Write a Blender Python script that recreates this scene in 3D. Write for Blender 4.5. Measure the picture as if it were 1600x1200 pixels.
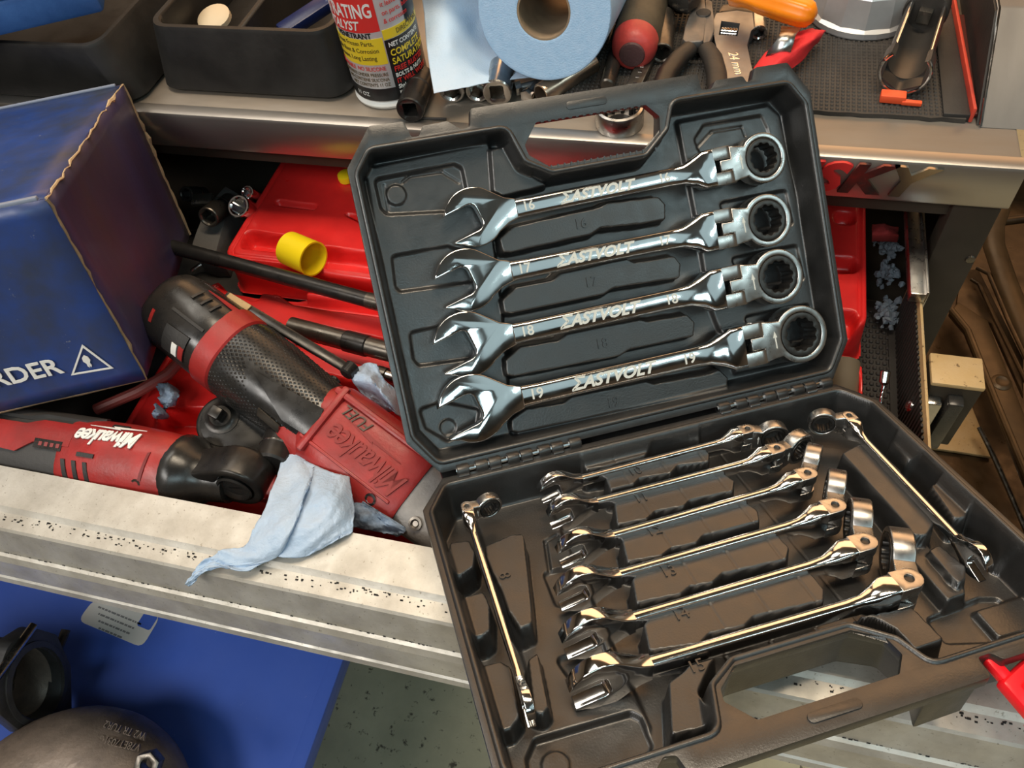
import bpy, bmesh, math, random
import numpy as np
from mathutils import Vector, Matrix

# ------------------------------------------------------------------ scene
sc = bpy.context.scene
COL = sc.collection
for o in list(bpy.data.objects):
    bpy.data.objects.remove(o)
random.seed(7)
rng = np.random.default_rng(11)

F_PX = 1237.2                      # focal length in pixels of the 1600 x 1200 frame
RC = np.array([[0.9652, 0.2385, -0.1073], [0.1334, -0.802, -0.5822], [-0.2249, 0.5476, -0.806]])
u_, s_, v_ = np.linalg.svd(RC); RC = u_ @ v_
CAM = np.array([0.0, 0.0, 1.3144])
cd = bpy.data.cameras.new('camera'); cam = bpy.data.objects.new('camera', cd); COL.objects.link(cam)
cd.sensor_width = 36.0; cd.lens = 36.0 * F_PX / 1600.0; cd.clip_start = 0.02; cd.clip_end = 60
m = Matrix.Identity(4)
for i in range(3):
    m[i][0] = RC[0][i]; m[i][1] = -RC[1][i]; m[i][2] = -RC[2][i]; m[i][3] = CAM[i]
cam.matrix_world = m
sc.camera = cam
sc.view_settings.view_transform = 'Standard'; sc.view_settings.look = 'None'
sc.view_settings.exposure = 0.0; sc.view_settings.gamma = 1.0
sc.view_settings.use_curve_mapping = False

w = bpy.data.worlds.new('garage_air'); sc.world = w; w.use_nodes = True
w.node_tree.nodes['Background'].inputs[0].default_value = (0.75, 0.78, 0.85, 1)
w.node_tree.nodes['Background'].inputs[1].default_value = 0.12

def area(name, loc, target, sx, sy, power, col):
    l = bpy.data.lights.new(name, 'AREA'); l.shape = 'RECTANGLE'; l.size = sx; l.size_y = sy
    l.energy = power; l.color = col
    o = bpy.data.objects.new(name, l); COL.objects.link(o); o.location = loc
    d = Vector(target) - Vector(loc); o.rotation_euler = d.to_track_quat('-Z', 'Y').to_euler()
    return o
# shop lamps: a warm lamp over the far side of the bench, plus unseen fills added as marked
area('ceiling_lamp_warm', (0.1, 2.75, 2.6), (0.1, 0.4, 0.9), 4.2, 1.9, 66, (1.0, 0.56, 0.27))
area('ceiling_lamp_bench', (-1.15, 0.75, 2.75), (-0.3, 0.2, 0.9), 1.1, 0.45, 11, (1.0, 0.92, 0.80))
area('fill_light_cool', (0.75, -1.55, 2.65), (0.1, 0.35, 0.95), 1.2, 0.3, 11, (0.70, 0.95, 1.0))  # unseen cool fill added to tint the lid
area('ceiling_lamp_side', (1.6, -0.35, 2.65), (0.1, 0.35, 0.95), 1.5, 0.9, 2.4, (0.70, 0.95, 1.0))
area('glint_light', (2.0, -0.05, 2.7), (0.1, 0.35, 0.95), 1.2, 0.06, 6, (0.75, 0.98, 1.0))  # unseen narrow light added for glints on the chrome
area('fill_light_aisle', (-1.0, -1.2, 2.75), (-0.3, 0.2, 0.8), 1.5, 0.5, 34, (1.0, 0.96, 0.90))  # unseen fill added at front left to lift the dark areas
area('ceiling_lamp_key', (0.05, 0.55, 2.75), (0.05, 0.3, 0.9), 1.1, 0.4, 25, (1.0, 0.83, 0.62))

# ------------------------------------------------------------------ geometry helpers
def ray(x, y):
    return RC.T @ np.array([(x - 800) / F_PX, (y - 600) / F_PX, 1.0])
def at(x, y, z):                    # the point of the horizontal plane z seen at a pixel
    d = ray(x, y); return CAM + d * ((z - CAM[2]) / d[2])
def aty(x, y, yy):                  # the same on a plane of constant depth
    d = ray(x, y); return CAM + d * (yy / d[1])
def onpl(x, y, P, n):
    d = ray(x, y); return CAM + d * (((P - CAM) @ n) / (d @ n))
def axis_t(a, d, px):               # distance along the line a + t d at which it crosses image column px
    ca, cdv = RC @ (np.array(a) - CAM), RC @ np.array(d); k = (px - 800) / F_PX
    return (k * ca[2] - ca[0]) / (cdv[0] - k * cdv[2])
def nrm(v):
    v = np.array(v, float); return v / np.linalg.norm(v)

class MB:
    def __init__(s): s.v = []; s.f = []
    def add(s, verts, faces, M=None):
        b = len(s.v)
        for p in verts:
            p = Vector(p)
            if M is not None: p = M @ p
            s.v.append(tuple(p))
        for f in faces: s.f.append(tuple(i + b for i in f))
        return s
    def bm(s, bm, M=None):
        bm.verts.index_update()
        s.add([v.co for v in bm.verts], [[v.index for v in f.verts] for f in bm.faces], M); bm.free(); return s
    def box(s, c, size, M=None, bev=0.0, seg=2, taper=None):
        bm = bmesh.new(); bmesh.ops.create_cube(bm, size=1.0)
        for v in bm.verts:
            v.co = Vector((v.co.x * size[0], v.co.y * size[1], v.co.z * size[2]))
            if taper and v.co.z > 0: v.co.x *= taper[0]; v.co.y *= taper[1]
            v.co += Vector(c)
        if bev > 0: bmesh.ops.bevel(bm, geom=bm.edges[:], offset=bev, segments=seg, profile=0.5, affect='EDGES')
        return s.bm(bm, M)
    def prism(s, poly, z0, z1, M=None, bev=0.0, seg=2, holes=()):
        bm = bmesh.new()
        if not holes:
            vs = [bm.verts.new((p[0], p[1], z0)) for p in poly]
            fc = bm.faces.new(vs); faces = [fc]
        else:
            es = []
            for lp in [poly] + list(holes):
                vs = [bm.verts.new((p[0], p[1], z0)) for p in lp]
                es += [bm.edges.new((vs[i], vs[(i + 1) % len(vs)])) for i in range(len(vs))]
            faces = [g for g in bmesh.ops.triangle_fill(bm, edges=es, use_beauty=True)['geom'] if isinstance(g, bmesh.types.BMFace)]
        r = bmesh.ops.extrude_face_region(bm, geom=faces)
        for v in [g for g in r['geom'] if isinstance(g, bmesh.types.BMVert)]: v.co.z = z1
        bmesh.ops.recalc_face_normals(bm, faces=bm.faces[:])
        if bev > 0:
            ed = [e for e in bm.edges if len(e.link_faces) == 2 and e.calc_face_angle(0) > 0.9 and abs(e.verts[0].co.z - e.verts[1].co.z) < 1e-7]
            bmesh.ops.bevel(bm, geom=ed, offset=bev, segments=seg, profile=0.5, affect='EDGES', clamp_overlap=True)
        return s.bm(bm, M)
    def lathe(s, prof, n=32, M=None, cap0=True, cap1=True):
        vs = []; fs = []
        for r, z in prof:
            for i in range(n):
                a = 2 * math.pi * i / n; vs.append((r * math.cos(a), r * math.sin(a), z))
        for k in range(len(prof) - 1):
            for i in range(n):
                j = (i + 1) % n; fs.append((k * n + i, k * n + j, (k + 1) * n + j, (k + 1) * n + i))
        if cap0: fs.append(tuple(range(n - 1, -1, -1)))
        if cap1: fs.append(tuple((len(prof) - 1) * n + i for i in range(n)))
        return s.add(vs, fs, M)
    def loft(s, rings, M=None, cap=True, closed=True):
        n = len(rings[0]); vs = [p for r in rings for p in r]; fs = []
        for k in range(len(rings) - 1):
            for i in range(n if closed else n - 1):
                j = (i + 1) % n; fs.append((k * n + i, k * n + j, (k + 1) * n + j, (k + 1) * n + i))
        if cap: fs.append(tuple(range(n - 1, -1, -1))); fs.append(tuple((len(rings) - 1) * n + i for i in range(n)))
        return s.add(vs, fs, M)
    def tube(s, pts, r, n=12, M=None, cap=True, flat=1.0):
        pts = [Vector(p) for p in pts]; rings = []
        up = Vector((0, 0, 1))
        for i, p in enumerate(pts):
            t = (pts[min(i + 1, len(pts) - 1)] - pts[max(i - 1, 0)]).normalized()
            if abs(t.dot(up)) > 0.95: up = Vector((0, 1, 0))
            a = t.cross(up).normalized(); b = a.cross(t)
            rr = r[i] if hasattr(r, '__len__') else r
            rings.append([p + a * (rr * math.cos(2 * math.pi * k / n)) + b * (rr * flat * math.sin(2 * math.pi * k / n)) for k in range(n)])
        return s.loft(rings, M, cap)
    def grid(s, P, M=None):
        h, w_ = len(P), len(P[0])
        return s.add([p for r in P for p in r], [(i * w_ + j, i * w_ + j + 1, (i + 1) * w_ + j + 1, (i + 1) * w_ + j) for i in range(h - 1) for j in range(w_ - 1)], M)
    def mesh(s, name, ang=35, fix=True):
        me = bpy.data.meshes.new(name); me.from_pydata(s.v, [], s.f); me.update()
        if fix:
            bm = bmesh.new(); bm.from_mesh(me); bmesh.ops.remove_doubles(bm, verts=bm.verts[:], dist=1e-6)
            bmesh.ops.recalc_face_normals(bm, faces=bm.faces[:]); bm.to_mesh(me); bm.free()
        me.shade_smooth(); me.set_sharp_from_angle(angle=math.radians(ang))
        return me

def link(name, me, mt, parent=None, M=None):
    o = bpy.data.objects.new(name, me); COL.objects.link(o)
    if mt is not None and not me.materials: me.materials.append(mt)
    if parent is not None: o.parent = parent
    if M is not None: o.matrix_local = M
    return o
def obj(name, mb, mt, parent=None, M=None, ang=35, bev=0.0):
    o = link(name, mb.mesh(name, ang), mt, parent, M)
    if bev:
        b = o.modifiers.new('bevel', 'BEVEL'); b.width = bev; b.segments = 2; b.limit_method = 'ANGLE'; b.angle_limit = math.radians(40)
    return o
def frame(o, x=None, y=None, z=None):
    """matrix from an origin and two axes; the first given stays exact"""
    ax = {'x': x, 'y': y, 'z': z}; g = [(k, Vector(v)) for k, v in ax.items() if v is not None]
    (k1, a), (k2, b) = g[0], g[1]; a.normalize(); b = (b - a * b.dot(a)).normalized()
    d = {k1: a, k2: b}
    if 'x' not in d: d['x'] = d['y'].cross(d['z'])
    if 'y' not in d: d['y'] = d['z'].cross(d['x'])
    if 'z' not in d: d['z'] = d['x'].cross(d['y'])
    M = Matrix.Identity(4)
    for i in range(3): M[i][0] = d['x'][i]; M[i][1] = d['y'][i]; M[i][2] = d['z'][i]; M[i][3] = o[i]
    return M
def T(x, y, z): return Matrix.Translation((x, y, z))
def RX(a): return Matrix.Rotation(math.radians(a), 4, 'X')
def RY(a): return Matrix.Rotation(math.radians(a), 4, 'Y')
def RZ(a): return Matrix.Rotation(math.radians(a), 4, 'Z')
def tag(o, label=None, cat=None, group=None, kind=None):
    for k, v in (('label', label), ('category', cat), ('group', group), ('kind', kind)):
        if v: o[k] = v
    return o
def thing(name, label, cat, M=None, group=None):
    o = bpy.data.objects.new(name, None); COL.objects.link(o); o.empty_display_size = 0.02
    if M is not None: o.matrix_world = M
    return tag(o, label, cat, group)
def text_mesh(body, size, depth, shear=0.0, align='CENTER', squash=1.0, bevel=0.0, spacing=1.0, bold=0.0):
    cu = bpy.data.curves.new('writing', 'FONT'); cu.body = body; cu.size = size; cu.extrude = depth; cu.shear = shear
    cu.align_x = align; cu.align_y = 'CENTER'; cu.bevel_depth = bevel; cu.space_character = spacing; cu.offset = bold; cu.resolution_u = 3
    o = bpy.data.objects.new('writing', cu); COL.objects.link(o)
    dg = bpy.context.evaluated_depsgraph_get()
    me = bpy.data.meshes.new_from_object(o.evaluated_get(dg))
    bpy.data.objects.remove(o); bpy.data.curves.remove(cu)
    if squash != 1.0:
        for v in me.vertices: v.co.x *= squash
    return me
def text(name, body, size, mt, parent, M, depth=0.0002, **k):
    me = text_mesh(body, size, depth, **k); me.name = name; me.materials.clear()
    return link(name, me, mt, parent, M)
def rrect(w_, h, r, n=5, cx=0, cy=0):
    p = []
    for sx, sy, a0 in ((1, 1, 0), (-1, 1, 90), (-1, -1, 180), (1, -1, 270)):
        for i in range(n + 1):
            a = math.radians(a0 + 90 * i / n)
            p.append((cx + sx * (w_ / 2 - r) + r * math.cos(a), cy + sy * (h / 2 - r) + r * math.sin(a)))
    return p
def circ(r, n=24, cx=0, cy=0, a0=0):
    return [(cx + r * math.cos(a0 + 2 * math.pi * i / n), cy + r * math.sin(a0 + 2 * math.pi * i / n)) for i in range(n)]
def chaikin(poly, k=2, closed=True):
    p = [tuple(q) for q in poly]
    for _ in range(k):
        o = []; n = len(p)
        for i in range(n if closed else n - 1):
            a, b = p[i], p[(i + 1) % n]
            o.append(tuple(a[j] * .75 + b[j] * .25 for j in range(len(a)))); o.append(tuple(a[j] * .25 + b[j] * .75 for j in range(len(a))))
        p = o
    return p
def roundpoly(poly, r, n=4):
    out = []; N_ = len(poly)
    for i in range(N_):
        a, b, c = (np.array(poly[j % N_], float) for j in (i - 1, i, i + 1))
        u = a - b; v = c - b; lu, lv = np.linalg.norm(u), np.linalg.norm(v); u /= lu; v /= lv
        ang = math.acos(max(-1, min(1, u @ v))); d = min(r / math.tan(ang / 2), lu * .45, lv * .45)
        p, q = b + u * d, b + v * d
        for k in range(n + 1):
            t = k / n; out.append(tuple((1 - t) ** 2 * p + 2 * t * (1 - t) * b + t * t * q))
    return out

# ------------------------------------------------------------------ materials
def mat(name, col, rough=0.5, metal=0.0, var=None, vscale=30.0, bump=0.0, bscale=200.0, rvar=0.0, spec=0.5, coat=0.0, stretch=None,
        speck=None, speck_scale=300.0, speck_amt=0.35, sub=0.0):
    """principled with a noise-mixed second colour, optional specks, roughness variation and fine bump, all in object space"""
    mt = bpy.data.materials.new(name); mt.use_nodes = True; nt = mt.node_tree; N_ = nt.nodes; L = nt.links
    b = N_['Principled BSDF']; b.inputs['Roughness'].default_value = rough; b.inputs['Metallic'].default_value = metal
    b.inputs['Base Color'].default_value = (*col, 1); b.inputs['Specular IOR Level'].default_value = spec
    if coat: b.inputs['Coat Weight'].default_value = coat; b.inputs['Coat Roughness'].default_value = 0.15
    tc = N_.new('ShaderNodeTexCoord'); mp = N_.new('ShaderNodeMapping'); L.new(tc.outputs['Object'], mp.inputs['Vector'])
    if stretch: mp.inputs['Scale'].default_value = stretch
    def noise(scale, detail=5, rough_=0.6):
        n = N_.new('ShaderNodeTexNoise'); n.inputs['Scale'].default_value = scale; n.inputs['Detail'].default_value = detail
        n.inputs['Roughness'].default_value = rough_; L.new(mp.outputs['Vector'], n.inputs['Vector']); return n
    out = None
    if var is not None:
        n = noise(vscale); r = N_.new('ShaderNodeValToRGB'); r.color_ramp.elements[0].position = .35; r.color_ramp.elements[1].position = .68
        r.color_ramp.elements[0].color = (*col, 1); r.color_ramp.elements[1].color = (*var, 1)
        L.new(n.outputs['Fac'], r.inputs['Fac']); out = r.outputs['Color']
    if speck is not None:
        n = noise(speck_scale, 3, .7); r = N_.new('ShaderNodeValToRGB'); r.color_ramp.elements[0].position = speck_amt - .04; r.color_ramp.elements[1].position = speck_amt + .04
        r.color_ramp.elements[0].color = (1, 1, 1, 1); r.color_ramp.elements[1].color = (0, 0, 0, 1); L.new(n.outputs['Fac'], r.inputs['Fac'])
        mx = N_.new('ShaderNodeMix'); mx.data_type = 'RGBA'; L.new(r.outputs['Color'], mx.inputs[0])
        if out is not None: L.new(out, mx.inputs[6])
        else: mx.inputs[6].default_value = (*col, 1)
        mx.inputs[7].default_value = (*speck, 1); out = mx.outputs[2]
    if out is not None: L.new(out, b.inputs['Base Color'])
    if rvar:
        n = noise(vscale * 1.7, 4); mr = N_.new('ShaderNodeMapRange'); mr.inputs['To Min'].default_value = max(0.02, rough - rvar); mr.inputs['To Max'].default_value = min(1, rough + rvar)
        mr.inputs['From Min'].default_value = .3; mr.inputs['From Max'].default_value = .7
        L.new(n.outputs['Fac'], mr.inputs['Value']); L.new(mr.outputs['Result'], b.inputs['Roughness'])
    if bump:
        n = noise(bscale, 3); bp = N_.new('ShaderNodeBump'); bp.inputs['Strength'].default_value = bump; bp.inputs['Distance'].default_value = 0.001
        L.new(n.outputs['Fac'], bp.inputs['Height']); L.new(bp.outputs['Normal'], b.inputs['Normal'])
    if sub: b.inputs['Subsurface Weight'].default_value = sub; b.inputs['Subsurface Radius'].default_value = (.004, .004, .004)
    return mt
M_ = {}
M_['case'] = mat('case_plastic', (.013, .0135, .014), .37, 0, var=(.017, .017, .017), vscale=60, bump=.12, bscale=900, rvar=.06, spec=1.0)
M_['chrome'] = mat('polished_chrome', (.72, .72, .72), .10, 1, rvar=.04, vscale=40, bump=.03, bscale=60)
M_['chrome_dull'] = mat('worn_chrome', (.55, .54, .52), .22, 1, var=(.4, .38, .35), vscale=60, rvar=.08, bump=.1, bscale=300)
M_['satin'] = mat('satin_steel', (.50, .49, .47), .30, 1, var=(.42, .41, .40), vscale=90, rvar=.06)
M_['gear'] = mat('black_oxide_steel', (.06, .058, .055), .38, .8, rvar=.08, vscale=80)
M_['ink'] = mat('pale_laser_etching', (.58, .60, .56), .6, 0)
M_['alu'] = mat('scuffed_aluminium', (.60, .575, .52), .50, .5, var=(.42, .39, .34), vscale=35, bump=.25, bscale=160, rvar=.1, speck=(.30, .27, .22), speck_scale=420, speck_amt=.33)
M_['grime'] = mat('black_grime', (.012, .011, .01), .8)
M_['steel_top'] = mat('brushed_steel', (.34, .31, .28), .42, .7, var=(.26, .20, .14), vscale=9, bump=.15, bscale=120, rvar=.09, stretch=(.25, 1, 1))
M_['lip'] = mat('brushed_steel_front', (.42, .39, .36), .36, .92, var=(.36, .33, .30), vscale=12, bump=.06, bscale=160, rvar=.05, stretch=(.15, 1, 1))
M_['frame'] = mat('dark_cabinet_paint', (.040, .031, .023), .5, .1, var=(.028, .022, .016), vscale=20, rvar=.1, spec=.25)
M_['black'] = mat('black_rubber', (.016, .015, .015), .55, 0, var=(.03, .028, .026), vscale=30, bump=.2, bscale=500)
M_['blackgloss'] = mat('black_hard_plastic', (.014, .014, .014), .28, 0, var=(.028, .025, .022), vscale=40, rvar=.1)
M_['impact'] = mat('black_impact_steel', (.030, .028, .027), .34, .6, var=(.05, .045, .04), vscale=70, rvar=.1)
M_['darksteel'] = mat('oily_dark_steel', (.16, .145, .125), .33, .85, var=(.10, .085, .07), vscale=60, rvar=.1)
M_['red'] = mat('red_blow_moulded_plastic', (.78, .025, .022), .34, 0, var=(.62, .018, .018), vscale=25, bump=.1, bscale=250, rvar=.08)
M_['toolred'] = mat('red_tool_plastic', (.36, .022, .020), .42, 0, var=(.24, .022, .02), vscale=45, bump=.15, bscale=500, rvar=.1)
M_['redlatch'] = mat('bright_red_latch', (.9, .012, .022), .35)
M_['yellow'] = mat('yellow_cap', (.93, .68, .01), .38, sub=.1)
M_['orange'] = mat('orange_handle', (.95, .27, .008), .28, var=(.85, .22, .01), vscale=30)
M_['orangered'] = mat('orange_red_plastic', (.85, .10, .03), .45)
M_['mat'] = mat('ribbed_rubber', (.035, .030, .026), .7, 0, var=(.055, .047, .04), vscale=40, bump=.3, bscale=400)
M_['liner'] = mat('black_drawer_liner', (.02, .018, .016), .6, 0, bump=.2, bscale=300)
M_['rag'] = mat('blue_shop_towel', (.38, .50, .66), .9, 0, var=(.46, .56, .70), vscale=40, bump=.7, bscale=350, speck=(.13, .12, .10), speck_scale=38, speck_amt=.32)
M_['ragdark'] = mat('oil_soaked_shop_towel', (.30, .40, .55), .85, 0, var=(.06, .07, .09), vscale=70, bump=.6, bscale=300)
M_['paper'] = mat('blue_paper_roll', (.36, .56, .80), .92, 0, var=(.42, .61, .84), vscale=150, bump=.35, bscale=900)
M_['sheet'] = mat('pale_blue_paper_sheet', (.50, .66, .83), .9, 0, var=(.60, .70, .82), vscale=20, bump=.35, bscale=700)
M_['cardcore'] = mat('brown_cardboard', (.30, .22, .14), .85, 0, var=(.24, .17, .11), vscale=80, bump=.3, bscale=300)
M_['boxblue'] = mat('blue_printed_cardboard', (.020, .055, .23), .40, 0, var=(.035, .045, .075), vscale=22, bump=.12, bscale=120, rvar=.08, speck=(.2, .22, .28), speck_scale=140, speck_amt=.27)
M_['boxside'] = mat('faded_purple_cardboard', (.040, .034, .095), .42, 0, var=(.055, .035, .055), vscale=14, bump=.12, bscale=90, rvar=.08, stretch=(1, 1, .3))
M_['white'] = mat('white_print', (.78, .78, .75), .5)
M_['concrete'] = mat('worn_concrete', (.60, .54, .36), .75, 0, var=(.46, .42, .28), vscale=11, bump=.3, bscale=120, speck=(.12, .10, .07), speck_scale=55, speck_amt=.36)
M_['bluelid'] = mat('blue_plastic_crate', (.055, .125, .54), .45, 0, var=(.07, .145, .58), speck=(.30, .38, .72), speck_scale=130, speck_amt=.24, vscale=8, bump=.1, bscale=60, rvar=.1)
M_['casting'] = mat('rough_cast_aluminium', (.24, .19, .155), .5, .4, var=(.15, .12, .10), vscale=40, bump=.6, bscale=220, rvar=.1)
M_['tan'] = mat('tan_dusty_steel', (.46, .31, .14), .6, .2, var=(.48, .34, .18), vscale=60, bump=.3, bscale=300, speck=(.15, .09, .04), speck_scale=160, speck_amt=.33)
M_['brownpart'] = mat('oily_brown_steel', (.060, .036, .016), .36, .4, var=(.035, .02, .009), vscale=25, rvar=.12, bump=.2, bscale=80)
M_['wall'] = mat('garage_wall_paint', (.30, .27, .23), .8, var=(.26, .23, .2), vscale=3)
M_['ceiling'] = mat('dark_ceiling_paint', (.10, .10, .10), .9, var=(.08, .08, .08), vscale=3)
M_['silver'] = mat('cast_silver_cup', (.62, .62, .62), .38, .55, var=(.54, .54, .54), vscale=40, rvar=.06)
M_['canred'] = mat('can_print_red', (.68, .035, .03), .35)
M_['canyellow'] = mat('can_print_yellow', (.80, .60, .03), .35)
M_['cangrey'] = mat('can_print_silver', (.60, .60, .60), .35, .2)
M_['canblack'] = mat('can_print_black', (.015, .015, .015), .3)
M_['trayblack'] = mat('scuffed_black_tray', (.010, .0095, .009), .50, 0, var=(.022, .020, .018), vscale=18, bump=.15, bscale=200, rvar=.1)
M_['blade'] = mat('dull_blade_steel', (.45, .43, .40), .35, .9, var=(.35, .32, .28), vscale=60)
# ------------------------------------------------------------------ the room
TOP = 0.95; RAIL = 0.886; LIPY = 0.4665; DRW = 0.80
def plane_obj(name, c, size, mt, axis):
    mb = MB(); mb.box(c, size); o = obj(name, mb, mt); o['kind'] = 'structure'; return o
plane_obj('floor', (0, 0, -0.05), (7.2, 7.2, 0.1), M_['concrete'], 0)
plane_obj('ceiling', (0, 0, 3.05), (7.2, 7.2, 0.1), M_['ceiling'], 0)
plane_obj('wall_back', (0, 3.55, 1.5), (7.2, 0.1, 3.0), M_['wall'], 0)
plane_obj('wall_front', (0, -3.55, 1.5), (7.2, 0.1, 3.0), M_['wall'], 0)
plane_obj('wall_left', (-3.55, 0, 1.5), (0.1, 7.0, 3.0), M_['wall'], 0)
plane_obj('wall_right', (3.55, 0, 1.5), (0.1, 7.0, 3.0), M_['wall'], 0)

# ------------------------------------------------------------------ tool chest
XR = 0.187                                             # right end of the chest
chest = thing('tool_chest', 'stainless topped roller tool chest with its top drawer pulled open', 'tool chest', T(0, 0, 0))
mb = MB(); mb.box((-0.557, 0.80, 0.445), (1.445, 0.62, 0.69), bev=.004); mb.box((-0.557, 1.105, .86), (1.445, .01, .16)); mb.box((-1.277, .80, .86), (.006, .62, .16))
obj('cabinet_body', mb, M_['frame'], chest)
# face frame at the right of the open drawer
mb = MB(); mb.box((0.1705, 0.482, 0.46), (0.031, 0.02, 0.905), bev=.002)
mb.box((-0.56, 0.485, 0.905), (1.43, 0.016, 0.012)); mb.box((0.183, 0.80, 0.46), (0.006, 0.64, 0.90), bev=.001)
obj('face_frame', mb, M_['frame'], chest)
mb = MB(); mb.lathe([(.0035, 0), (.003, .0012), (.001, .0016)], 12, frame(aty(1516, 405, .4718), x=(1, 0, 0), z=(0, -1, 0)))
obj('frame_screw', mb, M_['darksteel'], chest)
mb = MB(); mb.box((-0.557, 0.80, TOP - .006), (2 * (XR + .557) - .004, 0.655, 0.012), bev=.002)
wt = obj('work_top', mb, M_['steel_top'], chest)
# the folded front edge of the top: a rolled upper corner and a flat face
prof = [(LIPY + .012, TOP + .0002), (LIPY + .004, TOP + .0004), (LIPY + .0012, TOP - .0008), (LIPY, TOP - .003), (LIPY - .0004, .9185), (LIPY + .0006, .9165), (LIPY + .006, .9155), (LIPY + .02, .9155), (LIPY + .02, TOP - .01)]
mb = MB(); mb.loft([[(x, y, z) for y, z in prof] for x in (-1.30, XR)])
obj('front_lip', mb, M_['lip'], chest)
# raised name letters on the lip
me = text_mesh('HUSKY', 0.0325, 0.0012, shear=.32, squash=1.42, bold=.0012, spacing=.94)
h1 = aty(1478, 290, LIPY - .0016); wid = max(v.co.x for v in me.vertices) if False else None
bpy.data.meshes.remove(me); adv = []
for k in range(6):
    mk = text_mesh('HUSKY'[:k] + '|', 0.0325, 0.0012, shear=0, squash=1.18, bold=.0012, spacing=1.06, align='LEFT'); adv.append(max(v.co.x for v in mk.vertices)); bpy.data.meshes.remove(mk)
M_['letter_red'] = mat('red_reflection_letter', (.62, .030, .028), .38, 0, rvar=.05)  # reflection of the red case painted into the letter colours, fading on the K
M_['letter_fading'] = mat('fading_reflection_letter', (.20, .035, .03), .24, .6, var=(.05, .04, .035), vscale=60, rvar=.05)
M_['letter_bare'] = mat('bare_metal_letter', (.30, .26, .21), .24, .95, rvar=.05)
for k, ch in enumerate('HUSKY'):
    text('nameplate_letter', ch, 0.0325, M_[('letter_red', 'letter_red', 'letter_red', 'letter_fading', 'letter_bare')[k]], chest, frame((h1[0] - .0165 - adv[5] + adv[k], LIPY - .0016, .9340), x=(1, 0, 0), z=(0, -1, 0)), depth=.0012, shear=.32, squash=1.18, bold=.0014, align='LEFT')
# drawer: tray floor, side wall, slide, liner and the broad aluminium pull
drawer = MB(); drawer.box((-0.55, 0.315, DRW - .003), (1.40, 0.33, 0.006))
drawer.box((-0.55, 0.1585, .842), (1.40, 0.002, 0.08))
dr = obj('drawer', drawer, M_['frame'], chest)
sx = 0.1475
mb = MB(); mb.box((sx, 0.31, .83), (.0020, .31, .06), bev=.0006); o = obj('side_wall', mb, M_['tan'], dr); 
mb = MB()
for k in range(62): mb.box((sx - .0020, .17 + k * .0047, .829), (.0014, .0024, .05))
mb.box((sx - .0045, .31, .803), (.006, .31, .004))
obj('wall_ribs', mb, M_['liner'], dr)['kind'] = 'stuff'
a = at(1446, 463, .868); b = at(1435.5, 324, .868)
mb = MB(); mb.box((a[0] - .0045, (a[1] + .56) / 2, .865), (.011, .56 - a[1], .009), bev=.0012); mb.box((a[0] + .001, (a[1] + .56) / 2, .864), (.002, .56 - a[1], .016), bev=.0005)
obj('slide', mb, M_['satin'], dr)
mb = MB(); mb.box((-0.51, 0.315, DRW + .0015), (1.305, 0.31, 0.003)); ln = obj('liner', mb, M_['liner'], dr)
mb = MB()                                               # woven nubs of the liner where it shows at the right
for i in range(6):
    for j in range(52):
        mb.box((.1155 + i * .0048 + (j % 2) * .0024, .20 + j * .0052, DRW + .0034), (.0030, .0032, .0022), bev=.0006, seg=1)
obj('liner_weave', mb, M_['liner'], dr)['kind'] = 'stuff'
mb = MB(); mb.lathe([(.0045, 0), (.0045, .0008), (.003, .002), (.0, .002)], 14, frame(at(1423, 634, .835), x=(0, 1, 0), z=(-1, 0, .5)))
obj('rivet', mb, M_['chrome_dull'], dr)
# pull profile, front to back in (y, z)
def py(px_y, z): return at(0, px_y, z)[1]
pr = [(py(727, RAIL), RAIL), (py(789, RAIL), RAIL), (py(790.5, RAIL) - .0006, RAIL - .001), (py(799, .8835), .8835), (py(824, .883), .883),
      (py(829, .8815), .8815), (py(848, .868), .868), (py(862, .8575), .8575), (py(864, .8565) - .0016, .8565), (py(873, .852) - .0016, .852), (py(876, .851), .851), (py(897, .829), .829),
      (py(898, .828) + .003, .8275), (py(901, .826), .826), (py(906, .8215) - .0005, .8215), (py(906, .8215) + .004, .8195), (.160, .8195), (.160, RAIL - .004)]
mb = MB(); mb.loft([[(x, y, z) for y, z in pr] for x in (-1.2, .186)])
rail = obj('front_pull', mb, M_['alu'], dr, ang=25)
mb = MB()                                               # black crumbs gathered along the steps of the pull
for k in range(900):
    x = rng.uniform(-.62, .183); j = rng.choice([0, 1, 1, 2, 3])
    y, z = [(pr[3][0] - .0008, .8836), (pr[8][0] + .0022, .8580), (pr[3][0] - .003, .8835), (pr[12][0] - .0005, .828)][j]
    d = min(.004, abs(rng.normal(0, .0012))); s = rng.uniform(.0003, .0011)
    if j in (0, 2): y -= d
    if j == 1: y += d * .5; z += d * .4
    mb.box((x, y, z), (s * rng.uniform(.8, 2.2), s, s * .5), M=None)
obj('grime', mb, M_['grime'], dr)['kind'] = 'stuff'
mb = MB(); mb.box((.1865, .140, .850), (.002, .040, .058), bev=.0006); obj('end_cap', mb, M_['tan'], dr)
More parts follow.
